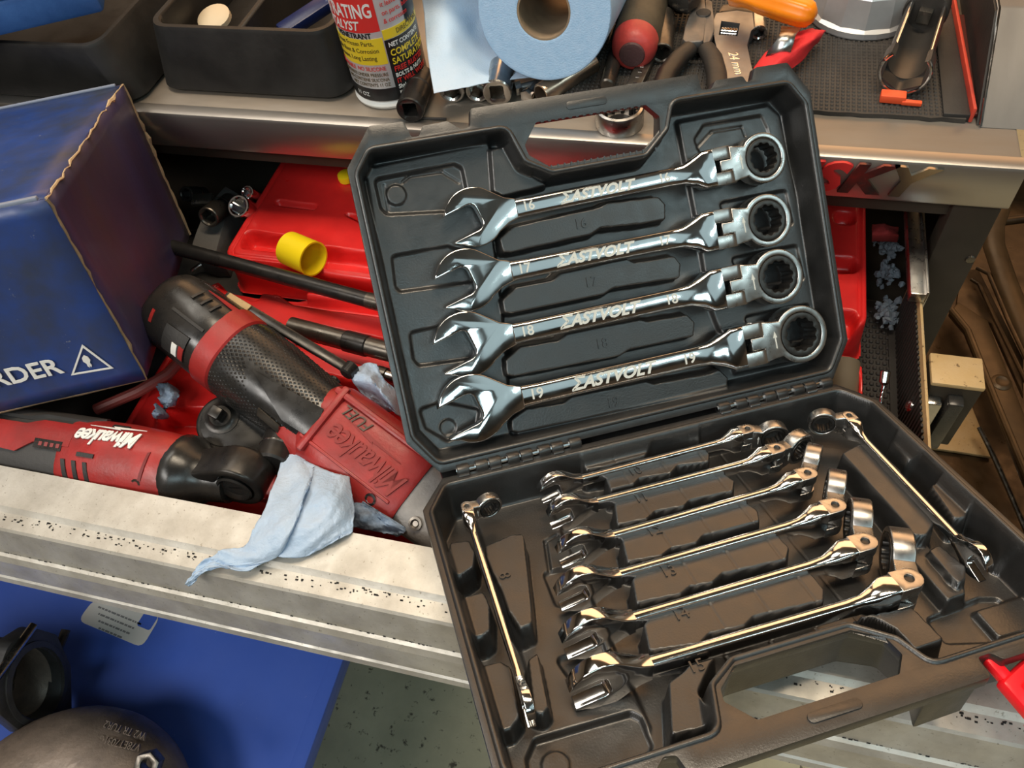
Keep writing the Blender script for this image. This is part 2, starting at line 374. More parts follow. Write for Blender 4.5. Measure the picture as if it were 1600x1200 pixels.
# corner bracket outside the drawer on the right
c0 = at(1447, 600, .862); c1 = at(1541, 607, .862); c2 = at(1535, 565, .862)
xw = (sx + .003, c1[0]); yw = (c1[1] - .0005, c2[1] + .003)
mb = MB(); mb.box(((xw[0] + xw[1]) / 2, (yw[0] + yw[1]) / 2, .862 - .002), (xw[1] - xw[0], yw[1] - yw[0], .004), bev=.0012)
br = obj('corner_bracket', mb, M_['tan'], chest); br['label'] = 'tan dusty topped bracket outside the drawer'
mb = MB(); mb.box(((xw[0] + xw[1]) / 2, (yw[0] + yw[1]) / 2, .825), (xw[1] - xw[0] - .001, yw[1] - yw[0] - .001, .070), bev=.0012)
obj('bracket_body', mb, M_['frame'], br)
mb = MB(); mb.box((xw[0] + .018, yw[0] - .004, .824), (.010, .010, .056), bev=.002); obj('bracket_stop', mb, M_['blackgloss'], br)
mb = MB(); mb.box((xw[0] + .006, yw[0] - .003, .825), (.010, .008, .045), bev=.002); obj('bracket_roller', mb, M_['chrome_dull'], br)
# ------------------------------------------------------------------ wrench case: frame measured on the open case
H0 = np.array([-0.1394, 0.2044, 0.9064])
A_ = nrm((0.8563, 0.5004, -0.1279)); N_ = np.array((-0.0298, 0.2950, 0.9550)); N_ = nrm(N_ - A_ * (N_ @ A_)); B_ = np.cross(N_, A_)
TH = math.radians(121.245)
U_ = math.cos(TH) * -B_ + math.sin(TH) * N_; NL_ = np.cross(A_, U_)
MT = frame(H0, x=A_, y=B_)                     # tray: x along the hinge, y towards the hinge, z out of the tray
ML = frame(H0, x=A_, y=U_)                     # lid: x along the hinge, y up the lid, z out of the lid
def LP(x, y, w=0.0):                            # pixel on the lid plane lifted by w (metres) -> lid millimetres
    q = onpl(x, y, H0 + NL_ * w, NL_) - H0; return np.array((q @ A_, q @ U_)) * 1000
def TP(x, y, w=0.0):                            # same for the tray, second coordinate counted away from the hinge
    q = onpl(x, y, H0 + N_ * w, N_) - H0; return np.array((q @ A_, -(q @ B_))) * 1000
OUT = [(0, 2), (264, 2), (279, 25), (279, 186), (266, 206), (243.5, 206), (240.5, 199), (236.5, 197.5), (234.5, 202), (216, 202), (212.5, 197.5), (205.5, 197.5), (204.5, 207.5), (60.5, 207.5),
       (58.5, 197.5), (53, 196.5), (46, 202.5), (31, 202), (28, 196.5), (23.5, 196.5), (21, 206), (1, 206.5), (-16, 185), (-16, 24)]
CAV = roundpoly([(1, 9.5), (262, 9.5), (273, 27), (273, 179), (264, 192.5), (186, 192.5), (180, 177), (163, 163), (102, 162.5), (86, 172), (79, 192.5), (-1, 192.5), (-10, 181), (-10, 27)], 6)
HOLE = roundpoly([(88.5, 182), (98, 194), (168, 194), (175.5, 186), (174, 176), (161.5, 167.5), (101, 167.5), (90, 176)], 2, 3)
HULL = [(0, 2), (264, 2), (279, 25), (279, 186), (266, 200), (206, 198), (203, 206), (172, 206.5), (180.5, 190), (177, 174), (162, 165.8), (102, 165.8), (88, 174), (81, 190), (76, 196), (0, 198), (-16, 185), (-16, 24)]
OUTR = roundpoly(OUT, 2.2, 3)

def sdf(P, poly):
    """signed distance (negative inside) of points P (n,2) to a polygon"""
    V = np.asarray(poly, float); n = len(V); d = np.full(len(P), 1e18); s = np.ones(len(P))
    for i in range(n):
        a, b = V[i], V[i - 1]; e = b - a; w_ = P - a
        t = np.clip((w_ @ e) / (e @ e), 0, 1); q = w_ - t[:, None] * e; d = np.minimum(d, (q * q).sum(1))
        c1 = P[:, 1] >= a[1]; c2 = P[:, 1] < b[1]; c3 = e[0] * w_[:, 1] > e[1] * w_[:, 0]
        s = np.where((c1 & c2 & c3) | (~c1 & ~c2 & ~c3), -s, s)
    return s * np.sqrt(d)
def ss(x): x = np.clip(x, 0, 1); return x * x * (3 - 2 * x)
def offset(poly, d):
    V = np.array(poly, float); out = []; n = len(V); area_ = sum(V[i][0] * V[(i + 1) % n][1] - V[(i + 1) % n][0] * V[i][1] for i in range(n))
    sg = 1 if area_ > 0 else -1
    for i in range(n):
        a, b, c = V[i - 1], V[i], V[(i + 1) % n]
        n1 = np.array([(b - a)[1], -(b - a)[0]]) * sg; n2 = np.array([(c - b)[1], -(c - b)[0]]) * sg
        n1 /= np.linalg.norm(n1) + 1e-9; n2 /= np.linalg.norm(n2) + 1e-9; k = n1 + n2; k = k / max(.5, (k @ k) / 2 + 1e-9) if False else k * (2 / max(.8, k @ k)) * .5 * 1.0
        out.append(tuple(b + k * d))
    return out
class Field:
    """moulded plastic as a height grid in millimetres; (x, v) with v away from the hinge"""
    def __init__(s, floor, step):
        s.x = np.arange(-14.5, 278, step); s.v = np.arange(5, 198, step)
        X, V = np.meshgrid(s.x, s.v); s.P = np.stack([X.ravel(), V.ravel()], 1)
        s.cav = sdf(s.P, CAV); s.h = np.full(len(s.P), float(floor)); s.floor = floor
    def near(s, poly, pad=8):
        V = np.array(poly); return (s.P[:, 0] > V[:, 0].min() - pad) & (s.P[:, 0] < V[:, 0].max() + pad) & (s.P[:, 1] > V[:, 1].min() - pad) & (s.P[:, 1] < V[:, 1].max() + pad)
    def block(s, poly, top, wall=2.2, r=2.5):
        poly = roundpoly(poly, r); k = s.near(poly); d = sdf(s.P[k], poly)
        h = s.h[k]; s.h[k] = np.maximum(h, h + (top - h) * ss(.5 - d / wall))
    def pocket(s, poly, bottom, wall=2.0, r=3):
        poly = roundpoly(poly, r); k = s.near(poly); d = sdf(s.P[k], poly)
        h = s.h[k]; s.h[k] = np.minimum(h, h + (bottom - h) * ss(.5 - d / wall))
    def emboss(s, poly, dh, wall=.8, r=1):
        poly = roundpoly(poly, r); k = s.near(poly); d = sdf(s.P[k], poly); s.h[k] += dh * ss(.5 - d / wall)
    def groove(s, pts, wd, dh):
        for a, b in zip(pts[:-1], pts[1:]):
            a = np.array(a); b = np.array(b); k = s.near([a, b], 6); e = b - a; w_ = s.P[k] - a
            t = np.clip((w_ @ e) / (e @ e), 0, 1); d = np.linalg.norm(w_ - t[:, None] * e, axis=1); s.h[k] += dh * ss(1 - d / wd)
    def build(s, name, sign, mt, parent):
        wall = ss((s.cav + 4.0) / 4.5); h = s.h * (1 - wall) + .6 * wall
        h = np.where(s.cav > .3, .6 + .7 * np.sin(np.clip((s.cav - .3) / 2.6, 0, 1) * math.pi), h)
        h = np.where(s.cav > 2.9, .6 - 2.2 * ss((s.cav - 2.9) / .8), h)
        nx, nv = len(s.x), len(s.v)
        co = np.stack([s.P[:, 0], s.P[:, 1] * sign, h], 1) / 1000
        idx = np.arange(nx * nv).reshape(nv, nx)
        q = np.stack([idx[:-1, :-1], idx[:-1, 1:], idx[1:, 1:], idx[1:, :-1]], -1).reshape(-1, 4)
        q = q[(s.cav[q] < 5.0).all(1)]
        if sign < 0: q = q[:, ::-1]
        used = np.unique(q); remap = np.full(nx * nv, -1); remap[used] = np.arange(len(used)); q = remap[q]; co = co[used]
        me = bpy.data.meshes.new(name); me.vertices.add(len(co)); me.vertices.foreach_set('co', co.ravel())
        me.loops.add(q.size); me.loops.foreach_set('vertex_index', q.ravel().astype(np.int32)); me.polygons.add(len(q))
        me.polygons.foreach_set('loop_start', np.arange(0, q.size, 4, dtype=np.int32)); me.update(calc_edges=True); me.shade_smooth()
        return link(name, me, mt, parent)
STEP = 0.75
case = thing('wrench_case', 'open black moulded wrench case propped between the drawer and the chest top', 'tool case', MT)
def rim_and_hull(name, sign, parent, depth):
    f = lambda P: [(x / 1000, sign * y / 1000) for x, y in P]
    cav_o = offset(CAV, 3.4)
    mb = MB(); mb.prism(f(OUTR), -.0060, 0, bev=.0006, holes=[f(cav_o), f(HOLE)])
    obj('rim', mb, M_['case'], parent, ang=30)
    mb = MB(); o1 = f(offset(roundpoly(HULL, 3, 3), -1.2)); o2 = f(offset(roundpoly(HULL, 3, 3), -4))
    z = lambda P, zz: [(x, y, zz) for x, y in P]
    mb.loft([z(o1, -.003), z(o1, -.007), z(o2, -depth)], cap=False)
    mb.prism(o2, -depth - .0008, -depth)
    obj('outer_shell', mb, M_['case'], parent)
    # grip slot on the handle bar and its ribs
    return f
def P8(px, w=-.008): return [tuple(TP(x, y, w)) for x, y in px]
# --- tray half
F = Field(-26, STEP)
z = -8
def tb(px, top=z, **k): F.block(P8(px, top / 1000), top, **k)
def tpk(px, bottom, w=None, **k): F.pocket(P8(px, (w if w is not None else F.floor) / 1000), bottom, **k)
def step_plateau(poly, top, **k): F.block(poly, top, **k)
# raised shelf that carries the open ends (left) and the ratchet heads (right)
F.block([(14, 10), (60, 10), (60, 170), (44, 194), (-12, 194), (-12, 150), (14, 150)], -24.5, wall=3)
tb([(905, 722), (1085, 671), (1098, 688), (1020, 700), (1010, 712), (945, 730), (915, 735)])
tb([(943, 743), (1085, 702), (1095, 697), (1111, 707), (1110, 722), (1060, 728), (1050, 740), (1000, 748), (992, 757), (952, 767)])
tb([(957, 783), (1000, 770), (1012, 762), (1130, 737), (1150, 750), (1148, 768), (1080, 782), (1070, 792), (1025, 800), (1012, 812), (962, 822)])
tb([(968, 838), (985, 825), (1020, 822), (1030, 812), (1165, 782), (1186, 796), (1190, 815), (1100, 838), (1090, 850), (1050, 858), (1035, 870), (978, 880)])
tb([(985, 905), (1000, 885), (1045, 880), (1060, 866), (1215, 833), (1236, 855), (1232, 875), (1130, 898), (1115, 912), (1080, 918), (1065, 930), (992, 945)])
tb([(1003, 975), (1020, 955), (1075, 944), (1090, 930), (1265, 890), (1291, 920), (1290, 940), (1180, 965), (1165, 980), (1110, 992), (1095, 1008), (1012, 1020)])
tb([(1042, 1065), (1065, 1048), (1075, 1037), (1125, 1022), (1112, 1040), (1094, 1080), (1112, 1130), (1100, 1140), (1046, 1152)])
tb([(1240, 985), (1290, 970), (1400, 950), (1425, 945), (1480, 1000), (1430, 1018), (1400, 985), (1370, 968), (1320, 962)], -9)
# left column for the smallest wrench
tb([(755, 852), (800, 833), (820, 832), (832, 940), (834, 975), (812, 985), (792, 955), (782, 925), (765, 890), (757, 870)])
tb([(700, 846), (735, 842), (745, 862), (742, 885), (720, 900), (700, 900)]); tb([(715, 932), (758, 922), (768, 945), (768, 985), (755, 995), (725, 1000)])
tb([(738, 1042), (782, 1030), (800, 1040), (815, 1120), (800, 1140), (765, 1150)], -13); tb([(822, 1030), (842, 1015), (860, 1105), (850, 1118), (832, 1115)], -13)
tpk([(742, 838), (748, 818), (820, 800), (840, 812), (850, 838), (835, 852), (825, 828), (790, 838), (755, 850)], -21)
F.groove([tuple(TP(*p, -.024)) for p in ((870, 835), (852, 845), (860, 900), (880, 925))], 1.6, -1.6)
tpk([(848, 895), (905, 880), (930, 915), (870, 950)], -27, -24.5); tpk([(868, 1030), (940, 1005), (960, 1040), (900, 1075)], -27, -24.5)
tpk([(822, 1185), (835, 1155), (985, 1112), (1002, 1120), (1020, 1165), (1000, 1185), (830, 1240)], -28, -24.5)
F.emboss([tuple(np.array(TP(868, 1195, -.027)) + 6.5 * np.array((math.cos(a), math.sin(a)))) for a in np.arange(0, 6.28, .4)], 1.2, r=.5)
# right column
tb([(1313, 707), (1345, 690), (1362, 692), (1405, 730), (1458, 800), (1462, 820), (1450, 838), (1428, 838), (1410, 815)])
tb([(1390, 690), (1405, 680), (1442, 710), (1440, 722), (1418, 720)]); tb([(1452, 758), (1466, 750), (1515, 795), (1512, 810), (1490, 812)])
tb([(1448, 858), (1468, 848), (1512, 885), (1512, 905), (1500, 915), (1485, 902)], -12); tb([(1530, 818), (1550, 810), (1600, 855), (1590, 880), (1560, 870)], -13)
F.block([tuple(TP(*p, -.019)) for p in ((1400, 855), (1445, 850), (1508, 922), (1510, 935), (1480, 945))], -17)
tpk([(1448, 968), (1530, 935), (1560, 935), (1600, 975), (1600, 1000), (1478, 1005)], -28.2, -26)
F.block([tuple(TP(*p, -.025)) for p in ((1520, 955), (1620, 925), (1640, 980), (1560, 1000))], -24)
for xx in (105, 130, 155, 178): F.groove([(xx, 10), (xx + 6, 160)], .9, -.4)
tray = F.build('tray', -1, M_['case'], case)
rim_and_hull('tray', -1, tray, .030)
# --- lid half
G = Field(-21, STEP)
def P9(px, w): return [tuple(LP(x, y, w / 1000)) for x, y in px]
def lb(px, top=-8, **k): G.block(P9(px, top), top, **k)
lb([(778, 372), (800, 352), (935, 322), (948, 315), (1030, 305), (1042, 318), (1042, 345), (1000, 352), (940, 358), (925, 368), (800, 396), (785, 396)])
lb([(783, 468), (805, 447), (862, 436), (875, 425), (980, 402), (992, 408), (1055, 398), (1066, 412), (1064, 436), (960, 452), (945, 462), (800, 492), (786, 490)])
lb([(788, 562), (812, 540), (872, 530), (885, 520), (1000, 497), (1012, 500), (1075, 490), (1088, 503), (1086, 527), (985, 548), (970, 558), (805, 590), (790, 588)])
lb([(797, 655), (822, 637), (880, 628), (893, 618), (1010, 594), (1022, 598), (1110, 582), (1125, 575), (1140, 590), (1138, 606), (812, 678), (798, 676)])
# raised left plateau with shallow relief pockets, one per jaw
G.block(P9([(568, 262), (765, 222), (775, 300), (770, 360), (785, 480), (795, 600), (800, 700), (690, 715), (640, 680)], -16), -15, wall=3)
G.block(P9([(765, 232), (800, 225), (830, 275), (862, 290), (785, 308), (770, 300)], -12), -11)
def lp_(px, bottom, w=-15, **k): G.pocket(P9(px, w), bottom, **k)
lp_([(585, 280), (710, 256), (722, 262), (730, 300), (700, 330), (605, 335), (595, 325)], -18.5)
lp_([(612, 400), (700, 384), (745, 400), (740, 440), (625, 456), (618, 448)], -18)
lp_([(640, 520), (730, 500), (755, 530), (740, 560), (655, 572), (646, 562)], -18)
lp_([(655, 640), (690, 628), (750, 640), (745, 670), (700, 690), (665, 670)], -18)
G.groove(P9([(600, 290), (607, 330)], -18), 1.2, -.8); G.groove(P9([(628, 285), (640, 275), (690, 268), (718, 285)], -18), 1.0, -1.0)
c = np.array(LP(619, 305, -.018)); G.emboss([tuple(c + 6 * np.array((math.cos(a), math.sin(a)))) for a in np.arange(0, 6.28, .4)], 1.6, r=.5)
c = np.array(LP(700, 668, -.018)); G.emboss([tuple(c + 5 * np.array((math.cos(a), math.sin(a)))) for a in np.arange(0, 6.28, .4)], -1.2, r=.5)
# right relief around the ratchet heads
G.block(P9([(1058, 190), (1200, 163), (1218, 178), (1250, 330), (1285, 520), (1270, 560), (1150, 585), (1110, 480), (1085, 330)], -18), -17.5, wall=3)
lp_([(1085, 218), (1100, 195), (1190, 180), (1200, 200), (1212, 260), (1180, 290), (1095, 240)], -19.5, -17.5)
G.groove(P9([(1088, 232), (1112, 206), (1160, 198), (1165, 212)], -19), 1.0, -1.0)
for d in (92, 178, 270): lp_([(1102 + d * .22, 225 + d), (1210 + d * .2, 205 + d), (1222 + d * .2, 260 + d), (1130 + d * .22, 270 + d)], -19.5, -17.5)
lid = G.build('lid', 1, M_['case'], case); lid.matrix_parent_inverse = Matrix.Identity(4); lid.matrix_local = MT.inverted() @ ML
rim_and_hull('lid', 1, lid, .024)
# slot on each grip bar, little grip ribs along the lid hole, raised numerals on the blocks
for par, sg in ((lid, 1), (tray, -1)):
    mb = MB(); mb.prism([(x / 1000, sg * y / 1000) for x, y in rrect(26, 5.0, 2.4, 5, 131, 200.5)], -.001, .0008 if sg < 0 else .0004, bev=.0003)
    obj('grip_slot', mb, M_['case'], par)
mb = MB()
for k in range(15): mb.box((.102 + k * .0044, .1939, -.0014), (.0022, .0012, .0026), bev=.0003, seg=1)
for k in range(18): mb.box((.098 + k * .0042, .1668, .0001), (.0010, .0026, .0006))
obj('grip_ribs', mb, M_['case'], lid)['kind'] = 'stuff'
def numeral(txt, p, par, size=.0088, rot=0, top=-8):
    x, v = p; sg = 1 if par is lid else -1
    text('numeral', txt, size, M_['case'], par, T(x / 1000, sg * v / 1000, top / 1000 + .0002) @ RZ(rot), depth=.0006)
for n, px in (('16', (907, 350)), ('17', (923, 441)), ('18', (940, 537)), ('19', (957, 629))): numeral(n, LP(*px, -.008), lid)
for n, px in (('10', (992, 737)), ('11', (1002, 779)), ('12', (1022, 830)), ('13', (1045, 894)), ('14', (1064, 961)), ('15', (1088, 1042))): numeral(n, TP(*px, -.008), tray)
numeral('8', TP(788, 900, -.008), tray, rot=-90); numeral('9', TP(1391, 733, -.008), tray, rot=-90)
# hinges: two runs of knuckles with a bright pin
def hinge(x0, x1, n):
    h = MB(); L_ = (x1 - x0) / n
    for k in range(n):
        for q in (0, 1):
            M = T((x0 + (k + (.02 if q == 0 else .60)) * L_) / 1000, .0002, .0008) @ RY(90)
            h.lathe([(.0034, 0), (.0038, .0004), (.0038, L_ * .00034), (.0034, L_ * .00038)], 14, M)
            h.box(((x0 + (k + (.02 if q == 0 else .60) + .19) * L_) / 1000, (-.0022 if q == 0 else .0022), -.0008), (L_ * .00036, .006, .004), bev=.0006, seg=1)
    k = obj('hinge', h, M_['case'], case)
    p = MB(); p.lathe([(.0017, 0), (.0017, (x1 - x0) / 1000)], 10, T(x0 / 1000, .0002, .0012) @ RY(90)); obj('hinge_pin', p, M_['chrome'], k)
hinge(9, 88, 4); hinge(180, 262, 4)
mb = MB(); mb.box((.1315, .003, -.0065), (.262, .016, .003), bev=.001); obj('hinge_web', mb, M_['case'], case)
# red latch at the right front corner of the tray, hanging open
lt = MB(); lz = TP(1545, 1035)
lt.box((.001, -.009, -.001), (.0065, .014, .005), bev=.0015)
lt.box((.012, -.022, .0), (.034, .020, .007), bev=.002); lt.box((.012, -.022, .0042), (.022, .009, .003), bev=.001)
lt.box((.012, -.036, -.002), (.034, .010, .010), bev=.002)
obj('latch', lt, M_['redlatch'], case, T(lz[0] / 1000 + .004, -lz[1] / 1000 + .006, -.004) @ RZ(18) @ RX(24))
# ------------------------------------------------------------------ flex head ratcheting wrenches
def jaw_outline(s):
    """open end in millimetres, centre at the origin, mouth towards 195 degrees, neck towards +x"""
    R = 1.10 * s; a0 = math.radians(195); c, q = math.cos(a0), math.sin(a0)
    rot = lambda u, v: (u * c - v * q, u * q + v * c)
    pts = []
    hs = .5 * s; bt = -.18 * R
    def arc(a, b, n, r=R): return [rot(r * math.cos(t), r * math.sin(t)) for t in np.linspace(math.radians(a), math.radians(b), n)]
    pts += [rot(.93 * R, -hs), rot(bt + hs * .55, -hs)] + [rot(bt + hs * .55 - hs * .55 * math.sin(t), -hs + hs * .45 * (1 - math.cos(t))) for t in np.linspace(.3, 1.57, 4)]
    pts += [rot(bt + hs * .55 - hs * .55 * math.sin(t), hs - hs * .45 * (1 - math.cos(t))) for t in np.linspace(1.57, .3, 4)] + [rot(bt + hs * .55, hs), rot(.98 * R, hs), rot(1.02 * R, hs + .06 * s)]
    top = arc(42, 142, 12); bot = arc(218, 325, 12)
    nk = .36 * s
    neck = [(R * 1.12, nk * 1.35), (R * 1.5, nk), (R * 1.5, -nk), (R * 1.12, -nk * 1.35)]
    # the arcs in the turned frame run from the mouth to the back; keep those left of the neck
    up = [p for p in bot if True]; dn = [p for p in top if True]
    seq = pts + [p for p in dn if not (p[0] > .80 * R)] + ([(.86 * R, -.62 * R)] if False else [])
    seq += list(reversed(neck)) + [p for p in up if not (p[0] > .80 * R)]
    return seq
def wrench(size, Lc, M, flex, label, etched=True, lettered=False):
    """origin at the pin; the open end lies at x = -Lc (metres), thickness along z"""
    s = size; k = .001
    root = thing('ratcheting_wrench', label, 'wrench', M, 'flex head ratcheting wrenches in the case')
    t_head = .26 * s; shw = .36 * s; sht = .17 * s + .5; fw = .66 * s + 1; ft = .42 * s
    R = 1.10 * s
    mb = MB(); mb.prism([(x * k, y * k) for x, y in jaw_outline(s)], -t_head * k, t_head * k, M=T(-Lc, 0, 0), bev=min(1.3, .09 * s) * k, seg=3)
    obj('open_end', mb, M_['chrome'], root, ang=50)
    def sec(x, hw, ht, n=20, e=.55):
        r = []
        for i in range(n):
            a = 2 * math.pi * i / n; ca, sa = math.cos(a), math.sin(a)
            r.append((x, hw * k * math.copysign(abs(ca) ** e, ca), ht * k * math.copysign(abs(sa) ** e, sa)))
        return r
    x0 = -Lc + R * 1.0 * k; x1 = -.95 * s * k
    rings = [sec(x0, shw * 1.25, t_head * .82), sec(x0 + .5 * s * k, shw * 1.02, sht * 1.1), sec(x0 + 1.1 * s * k, shw * .96, sht), sec(x1 - 1.3 * s * k, shw * .96, sht), sec(x1 - .75 * s * k, shw * 1.05, sht * 1.05),
             sec(x1 - .32 * s * k, (shw + fw) * .5, (sht + ft) * .56, e=.45), sec(x1, fw, ft, e=.25), sec(-.50 * s * k, fw, ft, e=.22)]
    mb = MB(); mb.loft(rings); obj('shaft', mb, M_['chrome'], root, ang=38)
    mb = MB(); gw = .24 * s                            # two fork prongs with rounded ends
    prong = [(-.52 * s, -ft), (.05 * s, -ft)] + [(.05 * s + ft * math.cos(a), ft * math.sin(a)) for a in np.linspace(-1.3, 1.3, 7)] + [(.05 * s, ft), (-.52 * s, ft)]
    for sg in (-1, 1):
        ya, yb = sorted((sg * gw, sg * fw)); mb.prism([(x * k, y * k) for x, y in prong], -yb * k, -ya * k, M=RX(90), bev=.35 * k, holes=[[(x * k, y * k) for x, y in circ(.15 * s + .2, 16)]])
    obj('fork', mb, M_['satin'], root, ang=40)
    mb = MB(); pr_ = .17 * s + .3
    mb.lathe([(pr_ * k, -fw * k + .0013), (pr_ * k, fw * k - .0013)], 14, RX(90), True, True)
    obj('pin', mb, M_['gear'], root)
    Mf = RY(flex); rc = 1.62 * s; ro = .98 * s; ri = .76 * s; th = .38 * s
    hd = [(.10 * s, fw * .55), (.10 * s, gw * .9), (-.28 * s, gw * .9), (-.28 * s, -gw * .9), (.10 * s, -gw * .9), (.10 * s, -fw * .98), (.16 * s, -fw)]
    a1 = math.degrees(math.atan2(fw, ro * .75)); hd = [(.17 * s + .6, gw * .88), (-.26 * s, gw * .88), (-.26 * s, -gw * .88), (.17 * s + .6, -gw * .88), (.17 * s + .6, -fw * .97), (.52 * s, -fw * .90)]
    hd += [(rc + ro * math.cos(t), ro * math.sin(t)) for t in np.radians(np.linspace(-142, 142, 30))] + [(.52 * s, fw * .90), (.17 * s + .6, fw * .97)]
    mb = MB(); mb.prism([(x * k, y * k) for x, y in hd], -th * k, th * k, M=Mf, bev=.9 * k, seg=3, holes=[[(x * k, y * k) for x, y in circ(ri, 30, rc, 0)]])
    obj('ratchet_head', mb, M_['satin'], root, ang=50)
    star = []
    for i in range(48):
        a = 2 * math.pi * i / 48; star.append((rc + s * (.575 if i % 4 in (0, 1) else .52) * math.cos(a), s * (.575 if i % 4 in (0, 1) else .52) * math.sin(a)))
    mb = MB(); mb.prism([(x * k, y * k) for x, y in circ(ri * .985, 36, rc, 0)], -(th + .15) * k, (th + .15) * k, M=Mf, bev=.4 * k, holes=[[(x * k, y * k) for x, y in star]])
    obj('ratchet_gear', mb, M_['gear'], root)
    mb = MB(); ar = [(.85 * s, -.28 * s), (.90 * s, -.30 * s), (.90 * s, .08 * s), (.97 * s, .08 * s), (.86 * s, .30 * s), (.76 * s, .08 * s), (.83 * s, .08 * s)]
    mb.prism([(x * k * .72 + .0002, y * k) for x, y in ar], th * k - .0002, th * k + .00016, M=Mf); obj('direction_arrow', mb, M_['ink'], root)
    if lettered:
        me = text_mesh('\u03a3ASTVOLT', .0090 * s / 17, .00022, shear=.35, bold=.00032); wd_ = max(v.co.x for v in me.vertices) - min(v.co.x for v in me.vertices)
        bpy.data.meshes.remove(me); Lt = Lc + 1.62 * s * k
        text('lettering', '\u03a3ASTVOLT', .0090 * s / 17, M_['ink'], root, T(-Lc + .408 * Lt, 0, sht * k), depth=.00022, shear=.35, squash=.262 * Lt / wd_, bold=.00032)
        for fx in (-Lc + 2.1 * s * k, -Lc + .645 * (Lc + 1.62 * s * k)): text('size_mark', str(size), .0082 * s / 17, M_['ink'], root, T(fx, 0, sht * k), depth=.0003, bold=.0001)
    return root
def lid_wrench(size, head, ring, label, w=-6.5):
    a = LP(*head, w / 1000); b = LP(*ring, w / 1000); d = (b - a) / np.linalg.norm(b - a)
    Ltot = np.linalg.norm(b - a) / 1000; rc = 1.62 * size / 1000
    pin = b - d * rc * 1000
    M = ML @ T(pin[0] / 1000, pin[1] / 1000, w / 1000) @ RZ(math.degrees(math.atan2(d[1], d[0])))
    return wrench(size, Ltot - rc, M, 0, label, lettered=True)
lid_wrench(16, (740, 340), (1186, 249), 'chrome flex head wrench marked 16, topmost of the four in the lid')
lid_wrench(17, (728, 438), (1192, 346), 'chrome flex head wrench marked 17, second from the top in the lid')
lid_wrench(18, (728, 538), (1208, 433), 'chrome flex head wrench marked 18, third from the top in the lid')
lid_wrench(19, (738, 637), (1243, 522), 'chrome flex head wrench marked 19, lowest in the lid beside the hinge')
def tray_wrench(size, jaw, pin, ringpx, label, wtop=1.0, roll=0):
    fw = .66 * size + 1; zc = wtop - fw
    a = TP(*jaw, (zc + 1.0 * size) / 1000); b = TP(*pin, wtop / 1000); r = TP(*ringpx, wtop / 1000)
    d = (b - a) / np.linalg.norm(b - a); ang = math.atan2(-d[1], d[0])
    e = (r - b) / np.linalg.norm(r - b); flex = math.degrees(math.atan2(-e[1], e[0]) - ang)
    M = MT @ T(b[0] / 1000, -b[1] / 1000, zc / 1000) @ RZ(math.degrees(ang)) @ RX(90)
    return wrench(size, np.linalg.norm(b - a) / 1000, M, flex, label)
tray_wrench(10, (868, 742), (1168, 669), (1225, 664), 'slim chrome wrench on edge in the tray, nearest the hinge')
tray_wrench(11, (886, 778), (1214, 699), (1250, 680), 'chrome wrench on edge in the tray, second from the hinge')
tray_wrench(12, (905, 832), (1262, 738), (1274, 695), 'chrome wrench on edge in the tray, third from the hinge')
tray_wrench(13, (908, 893), (1305, 788), (1309, 735), 'chrome wrench on edge in the tray, fourth from the hinge')
tray_wrench(14, (922, 962), (1352, 845), (1345, 785), 'chrome wrench on edge in the tray, fifth from the hinge')
tray_wrench(15, (940, 1034), (1421, 903), (1408, 840), 'chrome wrench on edge in the tray, nearest the handle')
tray_wrench(8, (822, 1085), (729, 790), (775, 772), 'smallest chrome wrench upright along the left edge of the tray')
tray_wrench(9, (1532, 856), (1327, 648), (1280, 645), 'small chrome wrench along the right edge of the tray')
# ------------------------------------------------------------------ red blow moulded case lying open in the drawer
def molded(name, x0, x1, y0, y1, ztop, depth, feats, mt, parent, step=.0012, crown=None):
    """rounded rectangular moulding with pockets and raised blocks, heights in metres below ztop, drawn in world x, y"""
    xs = np.arange(x0, x1 + step, step); ys = np.arange(y0, y1 + step, step); X, Y = np.meshgrid(xs, ys)
    P = np.stack([X.ravel(), Y.ravel()], 1); edge = sdf(P, rrect(x1 - x0 - .002, y1 - y0 - .002, .016, 6, (x0 + x1) / 2, (y0 + y1) / 2))
    h = -depth * ss((edge + .004) / .004)
    h = h - .0022 * ss(1 - np.abs(edge + .0085) / .0016)
    for poly, hh, wall in feats:
        d = sdf(P, roundpoly(poly, .006)); t = ss(.5 - d / wall); h = h * (1 - t) + hh * t
    n, m_ = len(ys), len(xs); co = np.stack([P[:, 0], P[:, 1], ztop + h], 1); idx = np.arange(n * m_).reshape(n, m_)
    q = np.stack([idx[:-1, :-1], idx[:-1, 1:], idx[1:, 1:], idx[1:, :-1]], -1).reshape(-1, 4)
    q = q[(edge[q] < .0012).any(1)]
    me = bpy.data.meshes.new(name); me.from_pydata(co.tolist(), [], q.tolist()); me.update()
    bm = bmesh.new(); bm.from_mesh(me); bmesh.ops.delete(bm, geom=[v for v in bm.verts if not v.link_faces], context='VERTS'); bm.to_mesh(me); bm.free()
    me.shade_smooth(); return link(name, me, mt, parent)
def W2(px, z): return [tuple(at(x, y, z)[:2]) for x, y in px]
ZU = .848
red = thing('red_tool_case', 'red blow moulded tool case lying open under the black wrench case', 'tool case', T(0, 0, 0))
